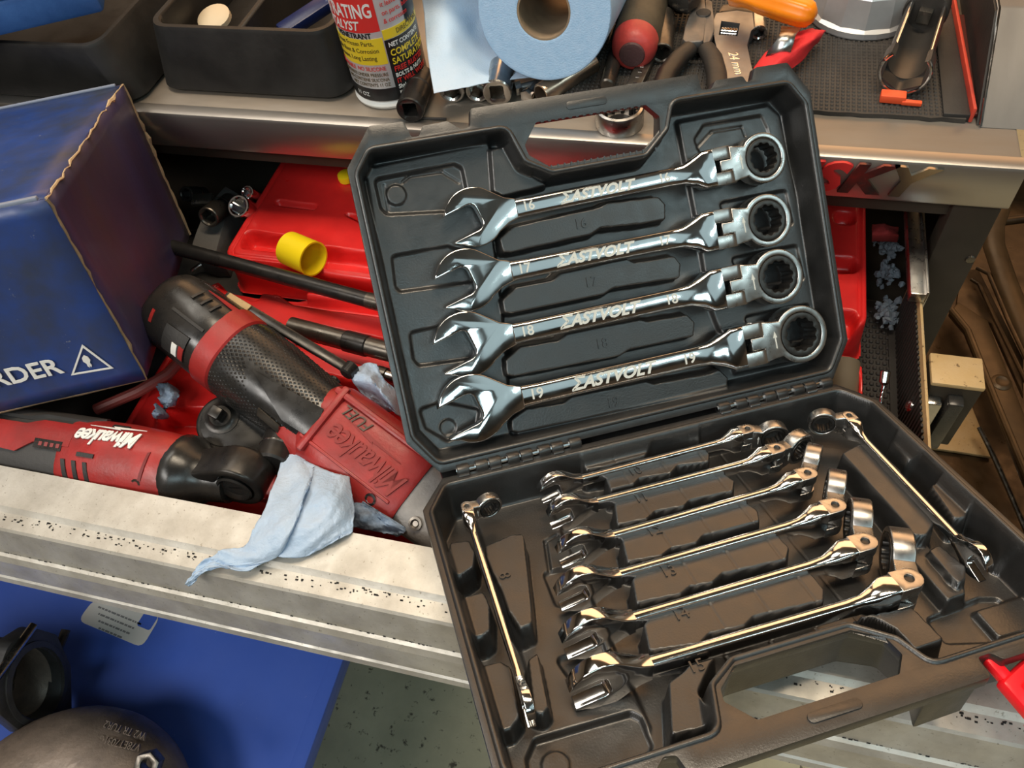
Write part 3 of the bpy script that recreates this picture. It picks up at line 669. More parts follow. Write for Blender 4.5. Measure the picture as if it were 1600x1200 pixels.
up = molded('upper_half', -.420, .1185, .403, .585, ZU, .040, [
    (W2([(385, 360), (462, 372), (455, 395), (377, 386)], ZU), -.016, .004), (W2([(497, 385), (600, 398), (600, 428), (500, 415)], ZU), -.016, .004),
    (W2([(432, 312), (495, 320), (492, 327), (430, 320)], ZU), -.006, .003), (W2([(535, 332), (575, 340), (610, 345), (610, 375), (560, 345)], ZU), -.010, .003),
    (W2([(1306, 330), (1335, 332), (1335, 350), (1306, 348)], ZU), -.012, .004), (W2([(1285, 400), (1338, 402), (1340, 425), (1285, 425)], ZU), -.013, .004),
    (W2([(1300, 485), (1340, 487), (1338, 515), (1300, 515)], ZU), -.014, .004)], M_['red'], red)
ZL = .838
lo = molded('lower_half', -.425, .1180, .190, .3935, ZL, .036, [
    (W2([(345, 432), (480, 455), (474, 462), (408, 455), (400, 470), (345, 448)], ZL), -.020, .004), (W2([(470, 505), (640, 540), (640, 585), (480, 545)], ZL), -.018, .004),
    (W2([(430, 455), (640, 485), (640, 500), (460, 475)], ZL), -.012, .003), (W2([(250, 640), (420, 640), (440, 720), (250, 690)], ZL), -.020, .006),
    (W2([(400, 560), (700, 640), (760, 820), (640, 830), (440, 700)], ZL), -.031, .008), (W2([(1250, 570), (1338, 580), (1345, 620), (1250, 620)], ZL), -.024, .004)], M_['red'], red)
mb = MB(); mb.tube([at(150, 640, .846), at(215, 612, .850), at(262, 585, .852), at(285, 560, .852)], .0045, 10); obj('case_handle', mb, mat('dull_red_handle', (.30, .06, .05), .45), red)
t = thing('cup_cap', 'bright yellow plastic cup cap lying on the red case', 'cap', frame(at(470, 396, ZU + .014), x=(.93, -.36, .05), z=(0, 0, 1)))
mb = MB(); mb.lathe([(.0125, -.0155), (.0145, -.014), (.0150, .0145), (.0152, .0155), (.0138, .0155), (.0135, -.010), (.002, -.0105)], 32, RY(90), True, True); obj('cup', mb, M_['yellow'], t)
p = at(541, 276, ZU + .004); mb = MB(); mb.lathe([(.004, -.004), (.0075, -.003), (.0080, 0), (.0075, .003), (.004, .0045)], 20, T(*p)); tag(obj('plug', mb, M_['yellow']), 'little yellow plug on the red case beside the lid corner', 'plug')
# brown cardboard tube end inside the lower half at the right
mb = MB(); mb.lathe([(.009, 0), (.0115, .0005), (.0115, .048), (.009, .0485), (.008, .046)], 26, frame(at(1318, 566, .8345), x=(1, 0, 0), z=(-.1, -1, -.25)))
tag(obj('brown_tube', mb, mat('dark_brown_roll', (.12, .085, .05), .7)), 'brown roll tucked in the red case beside the hinge', 'roll')

# ------------------------------------------------------------------ bars, sockets and holder at the back left of the drawer
def bar(name, pts, r, mt, label, cat, tipr=None):
    t = thing(name, label, cat, T(0, 0, 0)); mb = MB(); mb.tube(pts, r, 18); obj('shank', mb, mt, t); return t, pts
pa, pb = at(270, 386, .868), at(594, 474, .862)
t, _ = bar('extension_bar', [pa, pb], .0062, M_['impact'], 'long black extension bar lying across the red case', 'extension bar')
d = nrm(pb - pa); mb = MB(); mb.lathe([(.0048, 0), (.0066, .001), (.0068, .022), (.005, .0235)], 18, frame(pb - d * .012, x=(0, 0, 1), z=d)); obj('drive_end', mb, M_['darksteel'], t)
mb = MB(); mb.box((0, 0, .028), (.0075, .0075, .012), bev=.001); obj('square_drive', mb, M_['darksteel'], t, frame(pb - d * .012, x=(0, 0, 1), z=d))
pa, pb = at(455, 510, .850), at(640, 558, .850)
t, _ = bar('extension_bar', [pa, pb], .0078, M_['darksteel'], 'greasy grey bar in the red case below the long black one', 'extension bar')
d = nrm(pb - pa); mb = MB(); mb.lathe([(.0078, 0), (.0086, .001), (.0086, .02), (.0078, .021)], 18, frame(pa + d * .05, x=(0, 0, 1), z=d)); obj('collar', mb, M_['impact'], t)
pa, pb = at(575, 578, .843), at(650, 602, .843)
t, _ = bar('steel_rod', [pa, pb], .0052, M_['chrome_dull'], 'short steel rod poking out behind the blue rag', 'rod')
mb = MB(); mb.lathe([(.0052, 0), (.0062, .0006), (.0062, .008), (.0052, .0088)], 16, frame(pa + (pb - pa) * .2, x=(0, 0, 1), z=pb - pa)); obj('collar', mb, M_['darksteel'], t)
def socket(name, face, axis, r, L_, mt, label, cat='socket', hexr=.68, ring=None, group=None, sides=6, waist=None):
    """socket whose open face sits at `face`, body running along `axis`"""
    t = thing(name, label, cat, frame(face, x=(1, .1, .03), z=axis) if abs(nrm(axis)[0]) < .9 else frame(face, x=(0, 0, 1), z=axis), group)
    ring_ = [(r * .80, 0), (r * .93, 0), (r, r * .1), (r, L_ * .45), ((waist or 1) * r, L_ * .55), ((waist or 1) * r, L_ - r * .12), ((waist or 1) * r * .88, L_), (r * .3, L_)]
    mb = MB(); mb.lathe(ring_, 28, None, False, True)
    hx = [(r * hexr * math.cos(a) * (1.0 if i % 2 == 0 else .96), r * hexr * math.sin(a) * (1.0 if i % 2 == 0 else .96)) for i, a in enumerate(np.arange(0, 2 * math.pi - .01, math.pi / sides))]
    inn = []
    for i in range(28):
        a = 2 * math.pi * i / 28; k = math.pi / (sides / 2) ; b = ((a + k / 2) % k) - k / 2
        inn.append((r * hexr * math.cos(k / 2) / math.cos(b) * 1.08 * math.cos(a), r * hexr * math.cos(k / 2) / math.cos(b) * 1.08 * math.sin(a)))
    c1 = [(r * .80 * math.cos(2 * math.pi * i / 28), r * .80 * math.sin(2 * math.pi * i / 28), 0) for i in range(28)]
    mb.loft([c1, [(x, y, r * .12) for x, y in inn], [(x, y, min(L_ * .6, r * 1.6)) for x, y in inn]], None, False)
    mb.add([(x, y, min(L_ * .6, r * 1.6)) for x, y in inn], [tuple(range(28))])
    obj('body', mb, mt, t, ang=30)
    if ring:
        g = MB(); g.lathe([(r * 1.0, L_ * .58), (r * 1.03, L_ * .59), (r * 1.03, L_ * .62), (r * 1.0, L_ * .63)], 28, None, False, False); obj('groove_ring', g, ring, t)
    return t
gs = at(335, 340, .835)
t = thing('socket_holder', 'scuffed grey holder strip for the dark sockets beside the blue box', 'holder', T(0, 0, 0))
mb = MB(); mb.prism([tuple(p) for p in W2([(318, 392), (298, 386), (306, 362), (322, 322), (352, 290), (372, 302), (352, 340), (338, 392)], .838)], .803, .838, bev=.0015); obj('strip', mb, mat('scuffed_grey_foam', (.085, .08, .075), .8, bump=.4, bscale=400), t)
mb = MB(); mb.box((0, 0, 0), (.020, .012, .004), bev=.001); obj('end_clip', mb, M_['darksteel'], t, frame(at(316, 312, .846), x=(1, .2, 0), z=(0, -.3, 1)))
socket('socket', at(325, 340, .856), (.15, .85, -.30), .0095, .042, M_['darksteel'], 'dark deep socket facing out of the holder beside the blue box', ring=M_['impact'], waist=.78)
socket('socket', at(372, 322, .858), (.1, .5, -.75), .0105, .032, M_['chrome'], 'chrome hex socket against the edge of the red case', sides=6)
socket('socket', at(386, 300, .858), (.1, .5, -.75), .0062, .03, M_['chrome'], 'smallest chrome socket behind the chrome hex socket')
socket('socket', at(290, 303, .850), (.25, .6, -.5), .0070, .03, M_['impact'], 'little black socket half hidden behind the blue box corner', ring=M_['chrome'])
bolt = thing('loose_bolt', 'small pale bolt lying under the black bar beside the blue box', 'bolt', frame(at(313, 414, .812), x=(.7, .7, .2), z=(0, 0, 1)))
mb = MB(); mb.lathe([(.002, -.01), (.002, .008)], 10, RY(90)); obj('shank', mb, M_['chrome_dull'], bolt)
mb = MB(); mb.prism(circ(.004, 6), -.0015, .0015, RY(90) @ T(0, 0, .0095)); obj('head', mb, M_['chrome_dull'], bolt)

# ------------------------------------------------------------------ blue cardboard parts box
BX = np.array([[0.8971, -0.4306, -0.0994], [0.4415, 0.864, 0.242], [-0.0184, -0.261, 0.9652]]); bd = .553
bw, bh, bl = .4004 * bd, .2478 * bd, .30
bo = CAM + RC.T @ np.array([(225.2 + 3.2 - 800) / F_PX, (590.2 - 600) / F_PX, 1.0]) * bd
MBX = frame(bo, x=BX[:, 0], y=BX[:, 1])                  # origin: front right lower corner; the box runs to -x, +y, +z
pbx = thing('cardboard_box', 'blue printed cardboard box leaning in the left of the drawer', 'box', MBX)
tk = .0022
def panel(name, c, size, mt, seed, sub=10, amp=.0012):
    r_ = np.random.default_rng(seed); mb = MB(); mb.box(c, size, bev=.0006, seg=1); return obj(name, mb, mt, pbx)
def sheet_panel(name, p00, p10, p11, p01, th, mt, n=14, amp=.0012, seed=1, ragged=0.0):
    """slightly buckled board between four corners"""
    r_ = np.random.default_rng(seed); a, b, c, d = map(lambda q: np.array(q, float), (p00, p10, p11, p01)); nr = nrm(np.cross(b - a, d - a))
    ph = r_.uniform(0, 6, 4); rows = []
    for j in range(n + 1):
        row = []
        for i in range(n + 1):
            u, v = i / n, j / n; q = a * (1 - u) * (1 - v) + b * u * (1 - v) + c * u * v + d * (1 - u) * v
            q = q + nr * amp * (math.sin(u * 5 + ph[0]) * math.sin(v * 4 + ph[1]) + .5 * math.sin(u * 9 + v * 7 + ph[2])) * min(1, 6 * min(u, 1 - u, v, 1 - v) + .15)
            row.append(q)
        rows.append(row)
    mb = MB(); mb.grid(rows); o = obj(name, mb, mt, pbx); s = o.modifiers.new('thickness', 'SOLIDIFY'); s.thickness = th; s.offset = -1; return o
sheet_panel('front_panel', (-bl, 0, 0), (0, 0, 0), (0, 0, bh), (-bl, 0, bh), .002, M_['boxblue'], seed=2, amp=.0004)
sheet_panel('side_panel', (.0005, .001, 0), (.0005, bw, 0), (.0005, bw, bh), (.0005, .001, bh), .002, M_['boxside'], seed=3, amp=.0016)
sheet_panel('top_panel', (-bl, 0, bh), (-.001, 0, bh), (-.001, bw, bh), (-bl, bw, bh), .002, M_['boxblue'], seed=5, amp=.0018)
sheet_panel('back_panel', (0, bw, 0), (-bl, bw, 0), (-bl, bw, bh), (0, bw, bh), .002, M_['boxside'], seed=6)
sheet_panel('bottom_panel', (-bl, bw, 0), (0, bw, 0), (0, 0, 0), (-bl, 0, 0), .002, M_['cardcore'], seed=8)
tear = MB(); r_ = np.random.default_rng(4)
mb = MB(); pts = []; rad = []
for k in range(36):
    u = k / 35; pts.append((r_.normal(0, .0005), u * bw, bh + r_.normal(0, .0004))); rad.append(.0004 + abs(r_.normal(0, .00035)) + (.0010 if .78 < u < .88 else 0))
mb.tube(pts, rad, 6); obj('torn_edge', mb, mat('torn_board', (.50, .37, .22), .9, bump=.5, bscale=400), pbx)
mb = MB(); mb.tube([(r_.normal(0, .0005), bw + r_.normal(0, .0004), bh * (1 - k / 24)) for k in range(25)], [.0016 + abs(r_.normal(0, .0004)) for _ in range(25)], 6)
mb.tube([(r_.normal(0, .0004), r_.normal(0, .0004), bh * (1 - k / 24)) for k in range(25)], [.0009 + abs(r_.normal(0, .0003)) for _ in range(25)], 6)
mb.tube([(-bl * k / 20, -.0004 + r_.normal(0, .0003), -.0004) for k in range(21)], [.0011 + abs(r_.normal(0, .0004)) for _ in range(21)], 6); obj('worn_edge', mb, mat('worn_board_edge', (.24, .17, .10), .9, bump=.4, bscale=300), pbx)['kind'] = 'stuff'
# the fold of the front panel stands a little proud of the top
mb = MB(); mb.box((-bl / 2 - .002, .0005, bh + .0008), (bl - .006, .0036, .0030), bev=.0008); o = obj('folded_lip', mb, mat('pale_fold', (.22, .25, .33), .5), pbx)
mb = MB(); mb.box((-bl / 2 - .002, bw - .001, bh + .0008), (bl - .006, .0030, .0022), bev=.0008); obj('folded_lip', mb, o.data.materials[0], pbx)
FM = RX(90)                                              # print on the front panel: text x runs +x, text y runs +z
def front_at(px, py_): 
    n_ = -BX[:, 1]; q = onpl(px, py_, bo, n_) - bo; return q @ BX[:, 0], q @ BX[:, 2]
xa, za = front_at(100, 574); xb, zb = front_at(2, 582)
text('lettering', 'ORDER', .0175, M_['white'], pbx, T(xa, -.0034, (za + zb) / 2 + .0002) @ FM, depth=.0003, align='RIGHT', squash=1.08, bold=.0003)
tx = [front_at(*p) for p in ((113, 582), (130, 534), (179, 571))]
mb = MB(); cxy = np.mean(tx, 0); tri = [tuple(p) for p in tx]; inn = [tuple(cxy + (np.array(p) - cxy) * .84) for p in tx]
mb.prism(tri, .0030, .0036, FM, holes=[inn])
body = [(0, 1.0), (.28, .75), (.34, .35), (.16, .05), (.20, -.25), (.06, -.45), (0, -.1), (-.06, -.45), (-.20, -.25), (-.16, .05), (-.34, .35), (-.28, .75)]
mb.prism([tuple(cxy + np.array(p) * .0070 + np.array((-.0005, -.0005))) for p in body], .0030, .0036, FM)
obj('emblem', mb, M_['white'], pbx)

# ------------------------------------------------------------------ cordless ratchet along the pull
def supe(x, ry, rz, n=28, e=1.0, cy=0, cz=0):
    r = []
    for i in range(n):
        a = 2 * math.pi * i / n; ca, sa = math.cos(a), math.sin(a); r.append((x, cy + ry * math.copysign(abs(ca) ** e, ca), cz + rz * math.copysign(abs(sa) ** e, sa)))
    return r
a = at(-60, 683, .868); b = at(300, 742, .8655); dx = nrm(b - a)
LR = np.linalg.norm(b - a)
toC = nrm(CAM - (a + b) / 2); a_r = a
MR = frame(a, x=dx, z=toC)
def lx(px): return axis_t(a_r + nrm(toC - dx * (toC @ dx)) * .026, dx, px)
rt = thing('cordless_ratchet', 'red and grey cordless ratchet lying along the aluminium drawer pull', 'power tool', MR)
mb = MB(); mb.loft([supe(lx(p), r1, r2, e=.8) for p, r1, r2 in ((-80, .024, .024), (20, .0255, .025), (95, .0268, .0262), (108, .0262, .0256))]); obj('grip', mb, mat('dark_grey_rubber', (.045, .043, .042), .55, bump=.2, bscale=300), rt)
mb = MB(); mb.loft([supe(lx(p), r1, r2, e=.82) for p, r1, r2 in ((88, .0266, .0262), (95, .0275, .0270), (160, .0280, .0276), (215, .0268, .0266), (250, .0255, .0255), (256, .0245, .0245))]); obj('housing', mb, M_['toolred'], rt)
# red wedge of the housing running back over the grey grip, and the grey lever on top
def skin(pts, R, th, mt, name, parent, n=3):
    """plate lying on the round body: outline given as (x, angle) pairs about the x axis (0 = towards the viewer, + = up the picture)"""
    P = pts; mb = MB(); 
    bm = bmesh.new(); vs = [bm.verts.new((p[0], p[1] * R, 0)) for p in P]; f = bm.faces.new(vs)
    bmesh.ops.triangulate(bm, faces=[f]); bmesh.ops.subdivide_edges(bm, edges=bm.edges[:], cuts=n, use_grid_fill=True)
    r = bmesh.ops.extrude_face_region(bm, geom=bm.faces[:]); top = [g for g in r['geom'] if isinstance(g, bmesh.types.BMVert)]
    for v in top: v.co.z = th
    for v in bm.verts:
        an = v.co.y / R; rr = R * (abs(math.sin(an)) ** 2.4 + abs(math.cos(an)) ** 2.4) ** (-1 / 2.4) + v.co.z; v.co = Vector((v.co.x, rr * math.sin(an), rr * math.cos(an)))
    mb.bm(bm); return obj(name, mb, mt, parent)
skin([(lx(-80), .62), (lx(28), .62), (lx(48), .80), (lx(105), .80), (lx(105), .18), (lx(50), .18), (lx(26), -.12), (lx(-80), .0)], .0258, .0016, M_['toolred'], 'housing_wing', rt)
skin([(lx(-80), 1.5), (lx(120), 1.5), (lx(125), 1.25), (lx(108), .95), (lx(45), .98), (lx(25), .80), (lx(-80), .82)], .0258, .0030, mat('grey_lever', (.05, .048, .047), .5), 'lever', rt)
skin([(lx(52), .28), (lx(95), .28), (lx(95), .04), (lx(52), .04)], .0262, .0012, M_['blackgloss'], 'charge_gauge', rt)
for k in range(4): skin([(lx(60 + k * 9), .21), (lx(65 + k * 9), .21), (lx(65 + k * 9), .11), (lx(60 + k * 9), .11)], .0272, .0006, mat('gauge_lamp', (.25, .05, .05), .4) if k == 0 else bpy.data.materials['gauge_lamp'], 'gauge_lamp', rt)
for k in range(3): skin([(lx(99 + k * 17), -.12), (lx(105 + k * 17), -.12), (lx(113 + k * 17), -.58), (lx(106 + k * 17), -.58)], .0272, .0008, M_['black'], 'vent_slot', rt)
for p, q in ((150, 1.0), (122, .10)): skin([(lx(p), q), (lx(p + 26), q), (lx(p + 26), q - .10), (lx(p), q - .10)], .0278, .0007, M_['black'], 'vent_slot', rt)
skin([(lx(225), .35), (lx(229), .38), (lx(224), -.35), (lx(219), -.35)], .0262, .0008, mat('dark_red', (.16, .01, .01), .5), 'vent_slot', rt)
def on_round(px, an, R): return T(lx(px), R * math.sin(an), R * math.cos(an)) @ RX(-math.degrees(an))
def wrap_on(me, px, an0, R, turn):
    c_, s_ = math.cos(math.radians(turn)), math.sin(math.radians(turn)); x0 = lx(px)
    for v in me.vertices:
        x, y, z = v.co; X, Y = x * c_ - y * s_, x * s_ + y * c_; an = an0 + Y / R
        rr = R * (abs(math.sin(an)) ** 2.44 + abs(math.cos(an)) ** 2.44) ** (-1 / 2.44) + z; v.co = Vector((x0 + X, rr * math.sin(an), rr * math.cos(an)))
me = text_mesh('Milwaukee', .0155, .0004, shear=.35, squash=.78, bold=.0004, spacing=.88); me.materials.clear(); wrap_on(me, 158, .55, .0283, 183); link('lettering', me, M_['white'], rt)
mb = MB(); mb.prism([(x * .001, y * .001) for x, y in ((-21, -.6), (-2, .6), (-3, 1.6), (21, -.3), (2, 0), (4, -1.4))], 0, .0005); me = mb.mesh('lightning_mark'); wrap_on(me, 163, .84, .0283, 183); link('lightning_mark', me, M_['white'], rt)
mb = MB(); mb.lathe([(.0035, 0), (.0035, .0012), (.002, .0013), (.0015, .0003)], 14, on_round(216, -.45, .0262)); obj('screw', mb, M_['darksteel'], rt)
mb = MB(); mb.loft([supe(lx(p), r, r) for p, r in ((246, .0262), (252, .0272), (266, .0265), (283, .0200), (297, .0160), (318, .0150), (330, .0148))]); obj('nose_collar', mb, M_['blackgloss'], rt)
hc = at(378, 742, .872); ga = nrm((-.30, -.93, .05))        # gear axis of the flat round head
h0_ = at(318, 738, .868); hx = nrm(hc - h0_); Mh = rt.matrix_world.inverted() @ frame(hc, z=ga, x=hx)
Lh = np.linalg.norm(hc - h0_)
mb = MB(); ol = [(-Lh, -.013)] + [(.0195 * math.cos(t), .0195 * math.sin(t)) for t in np.radians(np.linspace(-110, 110, 22))] + [(-Lh, .013)]
mb.prism(ol, -.0115, .0115, bev=.0028, seg=3, holes=[circ(.0125, 24)]); hd_ = obj('ratchet_head', mb, M_['impact'], rt, Mh)
mb = MB(); mb.box((-Lh * .55, .0132, 0), (Lh * .6, .002, .012), bev=.0006); obj('side_slot', mb, M_['black'], hd_)
mb = MB(); mb.lathe([(.0060, .0070), (.0105, .0080), (.0124, .0118), (.0110, .0128), (.0085, .0105)], 26, None, True, True); mb.box((0, 0, .009), (.011, .003, .003), bev=.0005); obj('gear_plate', mb, M_['blackgloss'], hd_)
sf = hc - ga * .0125
sk = socket('socket', sf - ga * .034, ga, .0128, .034, M_['impact'], 'black socket stamped 18 on the ratchet head', hexr=.66, ring=M_['chrome_dull'])
text('size_mark', '18', .011, M_['darksteel'], sk, T(*((Vector(sk.matrix_world.inverted().to_3x3() @ Vector(nrm(CAM - sf)))).normalized() * .01285).to_tuple()[:2], .013) @ Matrix.Identity(4) if False else sk.matrix_world.inverted() @ frame(sf - ga * .019 + nrm(nrm(CAM - sf) - ga * (nrm(CAM - sf) @ ga)) * .0127, z=nrm(nrm(CAM - sf) - ga * (nrm(CAM - sf) @ ga)), y=-ga), depth=.0004, squash=.8)
# ------------------------------------------------------------------ second ratchet head, black teardrop with a square drive
tc_ = at(352, 660, .868); te = at(425, 700, .858)
Mt = frame(tc_, x=te - tc_, z=(-.05, -.22, 1))
td = thing('ratchet_wrench', 'black teardrop ratchet head with square drive under the big tool', 'ratchet', Mt)
ol = [(.021 * math.cos(t), .021 * math.sin(t)) for t in np.radians(np.linspace(60, 300, 24))] + [(.030, -.012), (.075, -.008), (.075, .008), (.030, .012)]
mb = MB(); mb.prism(ol, -.011, .0, bev=.002, seg=3); obj('head', mb, M_['impact'], td)
il = [(x * .84, y * .84) for x, y in ol[:24]] + [(.024, -.010), (.034, -.006), (.034, .006), (.024, .010)]
mb = MB(); mb.prism(il, 0, .0012, bev=.0005); obj('cover_plate', mb, M_['blackgloss'], td)
mb = MB(); mb.lathe([(.0125, .001), (.0125, .002), (.0100, .0024), (.0080, .004), (.0075, .0045)], 22, T(-.004, .002, 0)); obj('drive_boss', mb, M_['impact'], td)
mb = MB(); mb.box((-.004, .002, .010), (.0085, .0085, .012), bev=.0012); mb.lathe([(.0016, 0), (.0012, .0008)], 8, T(-.004, -.0022, .010) @ RX(90)); obj('square_drive', mb, M_['impact'], td)

# ------------------------------------------------------------------ the big red and black impact tool
ga_, gb_ = at(290, 495, .897), at(608, 738, .854); LG = np.linalg.norm(gb_ - ga_); gx = nrm(gb_ - ga_)
MG = frame(ga_, x=gx, z=nrm(CAM - (ga_ + gb_) / 2))
gun = thing('impact_wrench', 'big red and black cordless impact tool lying diagonally in the drawer', 'power tool', MG)
gz_ = nrm(CAM - (ga_ + gb_) / 2); gz_ = nrm(gz_ - gx * (gz_ @ gx))
def gl(t): return axis_t(ga_ + gz_ * .029, gx, 290 + 318 * float(np.interp(t, (-.135, .165, .27, .718, 1.115, 1.36), (-.185, .105, .195, .668, 1.11, 1.36))))
GR = .0300
mb = MB(); mb.loft([supe(gl(t), r, r, e=.86, n=36) for t, r in ((-.135, .021), (-.128, .0245), (-.105, .0278), (-.05, .0300), (.10, .0305), (.20, .0302), (.215, .0292))]); obj('battery_cap', mb, M_['blackgloss'], gun)
mb = MB(); mb.loft([supe(gl(t), r, r, e=.86, n=36) for t, r in ((.165, .0302), (.172, .0318), (.262, .0316), (.270, .0302))]); obj('collar_band', mb, M_['toolred'], gun)
mb = MB(); mb.loft([supe(gl(t), r, r, e=.86, n=36) for t, r in ((.255, .0298), (.30, .0310), (.42, .0304), (.55, .0288), (.70, .0278), (.76, .0272))]); obj('rubber_grip', mb, M_['blackgloss'], gun)
# raised scales of the grip
mb = MB(); r_ = np.random.default_rng(9)
for i in range(34):
    for j in range(30):
        t = .275 + i * .0125 ; an = -1.45 + j * .098 + (i % 2) * .049
        if t > .68 - .04 * abs(an): continue
        if -.62 < an < .08 and .42 < t + .12 * an + .05 < .72: continue
        R = np.interp(t, (.255, .30, .42, .55, .70), (.0298, .0310, .0304, .0288, .0278)) * (1.0 + .035 * math.sin(2 * an) ** 2)
        M = T(gl(t), R * math.sin(an), R * math.cos(an)) @ RX(-math.degrees(an))
        mb.add([(-.0016, 0, 0), (0, -.0013, 0), (.0016, 0, 0), (0, .0013, 0), (0, 0, .0007)], [(0, 1, 4), (1, 2, 4), (2, 3, 4), (3, 0, 4)], M)
obj('grip_scales', mb, M_['blackgloss'], gun)['kind'] = 'stuff'
def gskin(pts, R, th, mt, name, n=3, parent=None): return skin([(gl(a), b) for a, b in pts], R, th, mt, name, parent or gun, n)
gskin([(.40, -.02), (.47, .02), (.56, .10), (.70, .22), (.72, -.10), (.70, -.45), (.60, -.50), (.52, -.30)], .0296, .0016, M_['blackgloss'], 'thumb_rest')
gskin([(.50, -.62), (.60, -.66), (.605, -.84), (.505, -.80)], .0296, .0012, M_['darksteel'], 'badge')
for k in range(3): gskin([(.02 + k * .045, .42), (.03 + k * .045, .42), (.035 + k * .045, .72), (.025 + k * .045, .72)], .0308, .0006, M_['black'], 'release_rib')
gskin([(.0, .02), (.155, .02), (.155, -.05), (.0, -.05)], .0308, .0005, M_['black'], 'seam_slot')
gskin([(.02, -.35), (.13, -.32), (.135, -.95), (.03, -.95)], .0308, .0006, M_['black'], 'battery_label')
gskin([(.075, -.62), (.10, -.62), (.105, -.90), (.08, -.90)], .0312, .0006, M_['white'], 'label_mark'); gskin([(.108, -.60), (.132, -.60), (.135, -.90), (.113, -.90)], .0312, .0006, M_['toolred'], 'label_mark')
gskin([(-.065, -.30), (-.052, -.30), (-.045, -.60), (-.058, -.60)], .0296, .0006, M_['toolred'], 'label_mark')
gskin([(.03, .85), (.165, .80), (.175, .30), (.20, .20), (.20, .95)], .0305, .0010, M_['toolred'], 'band_wing')
# boxy red motor housing with its raised lettering
mb = MB(); mb.loft([supe(gl(t), ry, rz, e=e, n=40, cy=cy) for t, ry, rz, e, cy in ((.63, .010, .012, .9, .012), (.655, .0275, .0265, .8, .001), (.70, .0310, .0285, .6, 0), (.80, .0320, .0290, .5, 0), (1.02, .0318, .0290, .5, 0), (1.10, .0306, .0282, .5, 0), (1.115, .0285, .0262, .5, 0))]); hs = obj('motor_housing', mb, M_['toolred'], gun)
mb = MB(); mb.loft([supe(gl(t), r1, r2, e=.9, n=30, cy=-.0165, cz=cz) for t, r1, r2, cz in ((.515, .003, .004, .004), (.54, .012, .014, .004), (.61, .0180, .0195, .004), (.72, .0190, .0205, .003))]); obj('trigger_bulge', mb, M_['toolred'], gun)
mb = MB(); mb.box((gl(.718), .002, .0285), (.0055, .052, .006), bev=.002); mb.box((gl(.90), .0225, .0285), (gl(.40), .005, .0045), bev=.0018)
mb.box((gl(.88), -.0155, .0283), (gl(.36), .0022, .0022), bev=.0008); obj('raised_rib', mb, M_['toolred'], gun)
text('lettering', 'Milwaukee', .0230, mat('deep_red', (.24, .018, .016), .45), gun, T(gl(.925), -.0028, .0292) @ RZ(180 - 2), depth=.0009, shear=.35, squash=.74, bold=.0002, spacing=.86)  # lettering in a deeper red than the housing
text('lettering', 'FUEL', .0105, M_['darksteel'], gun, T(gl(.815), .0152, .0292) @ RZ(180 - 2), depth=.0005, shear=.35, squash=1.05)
mb = MB(); mb.prism([(x * .0013, y * .0011) for x, y in ((-21, -.6), (-2, .6), (-3, 1.6), (21, -.3), (2, 0), (4, -1.4))], .0285, .0296); obj('lightning_mark', mb, bpy.data.materials['deep_red'], gun, T(gl(.89), .0098, 0) @ RZ(180 - 4))
mb = MB(); mb.lathe([(.0042, 0), (.0042, .0010), (.0026, .0012), (.0018, .0002)], 16, T(gl(1.02), -.0205, .0268) @ RX(28)); obj('screw', mb, M_['chrome_dull'], gun)
mb = MB(); mb.box((gl(.905), -.0275, .0205), (.011, .004, .010), bev=.001); obj('direction_switch', mb, M_['blackgloss'], gun)
mb = MB(); mb.loft([supe(gl(t), ry, rz, e=.55, n=32) for t, ry, rz in ((1.10, .0270, .0250), (1.16, .0275, .0252), (1.28, .0262, .0238), (1.36, .0225, .0215))]); obj('nose_casting', mb, mat('grey_cast_nose', (.26, .25, .24), .55, .35, var=(.18, .17, .165), vscale=60, bump=.4, bscale=300), gun)
mb = MB(); mb.lathe([(.0045, 0), (.0045, .0010), (.0030, .0012), (.0018, .0002)], 16, T(gl(1.20), -.0155, .0246) @ RX(15)); obj('screw', mb, M_['darksteel'], gun)
# black wire clip along the upper flank
p0, p1 = MG.inverted() @ Vector(at(352, 462, .905)), MG.inverted() @ Vector(at(546, 578, .878))
cl = MB(); cl.box((0, 0, 0), ((p1 - p0).length, .0075, .0045), bev=.0012)
ck = obj('side_lever', cl, M_['blackgloss'], gun, frame((p0 + p1) / 2, x=p1 - p0, z=(0, .3, 1)))
mb = MB(); mb.box((-(p1 - p0).length / 2 + .013, 0, .0026), (.020, .0055, .002), bev=.0006); obj('lever_plate', mb, M_['tan'], ck)
mb = MB(); mb.lathe([(.0042, -.005), (.0055, -.004), (.0055, .004), (.0042, .005)], 16, T((p1 - p0).length / 2, 0, 0) @ RX(90)); mb.lathe([(.003, 0), (.0046, .001), (.0046, .006), (.003, .0065)], 14, T((p1 - p0).length / 2 - .004, -.010, -.002) @ RX(90)); obj('lever_tip', mb, M_['blackgloss'], ck)

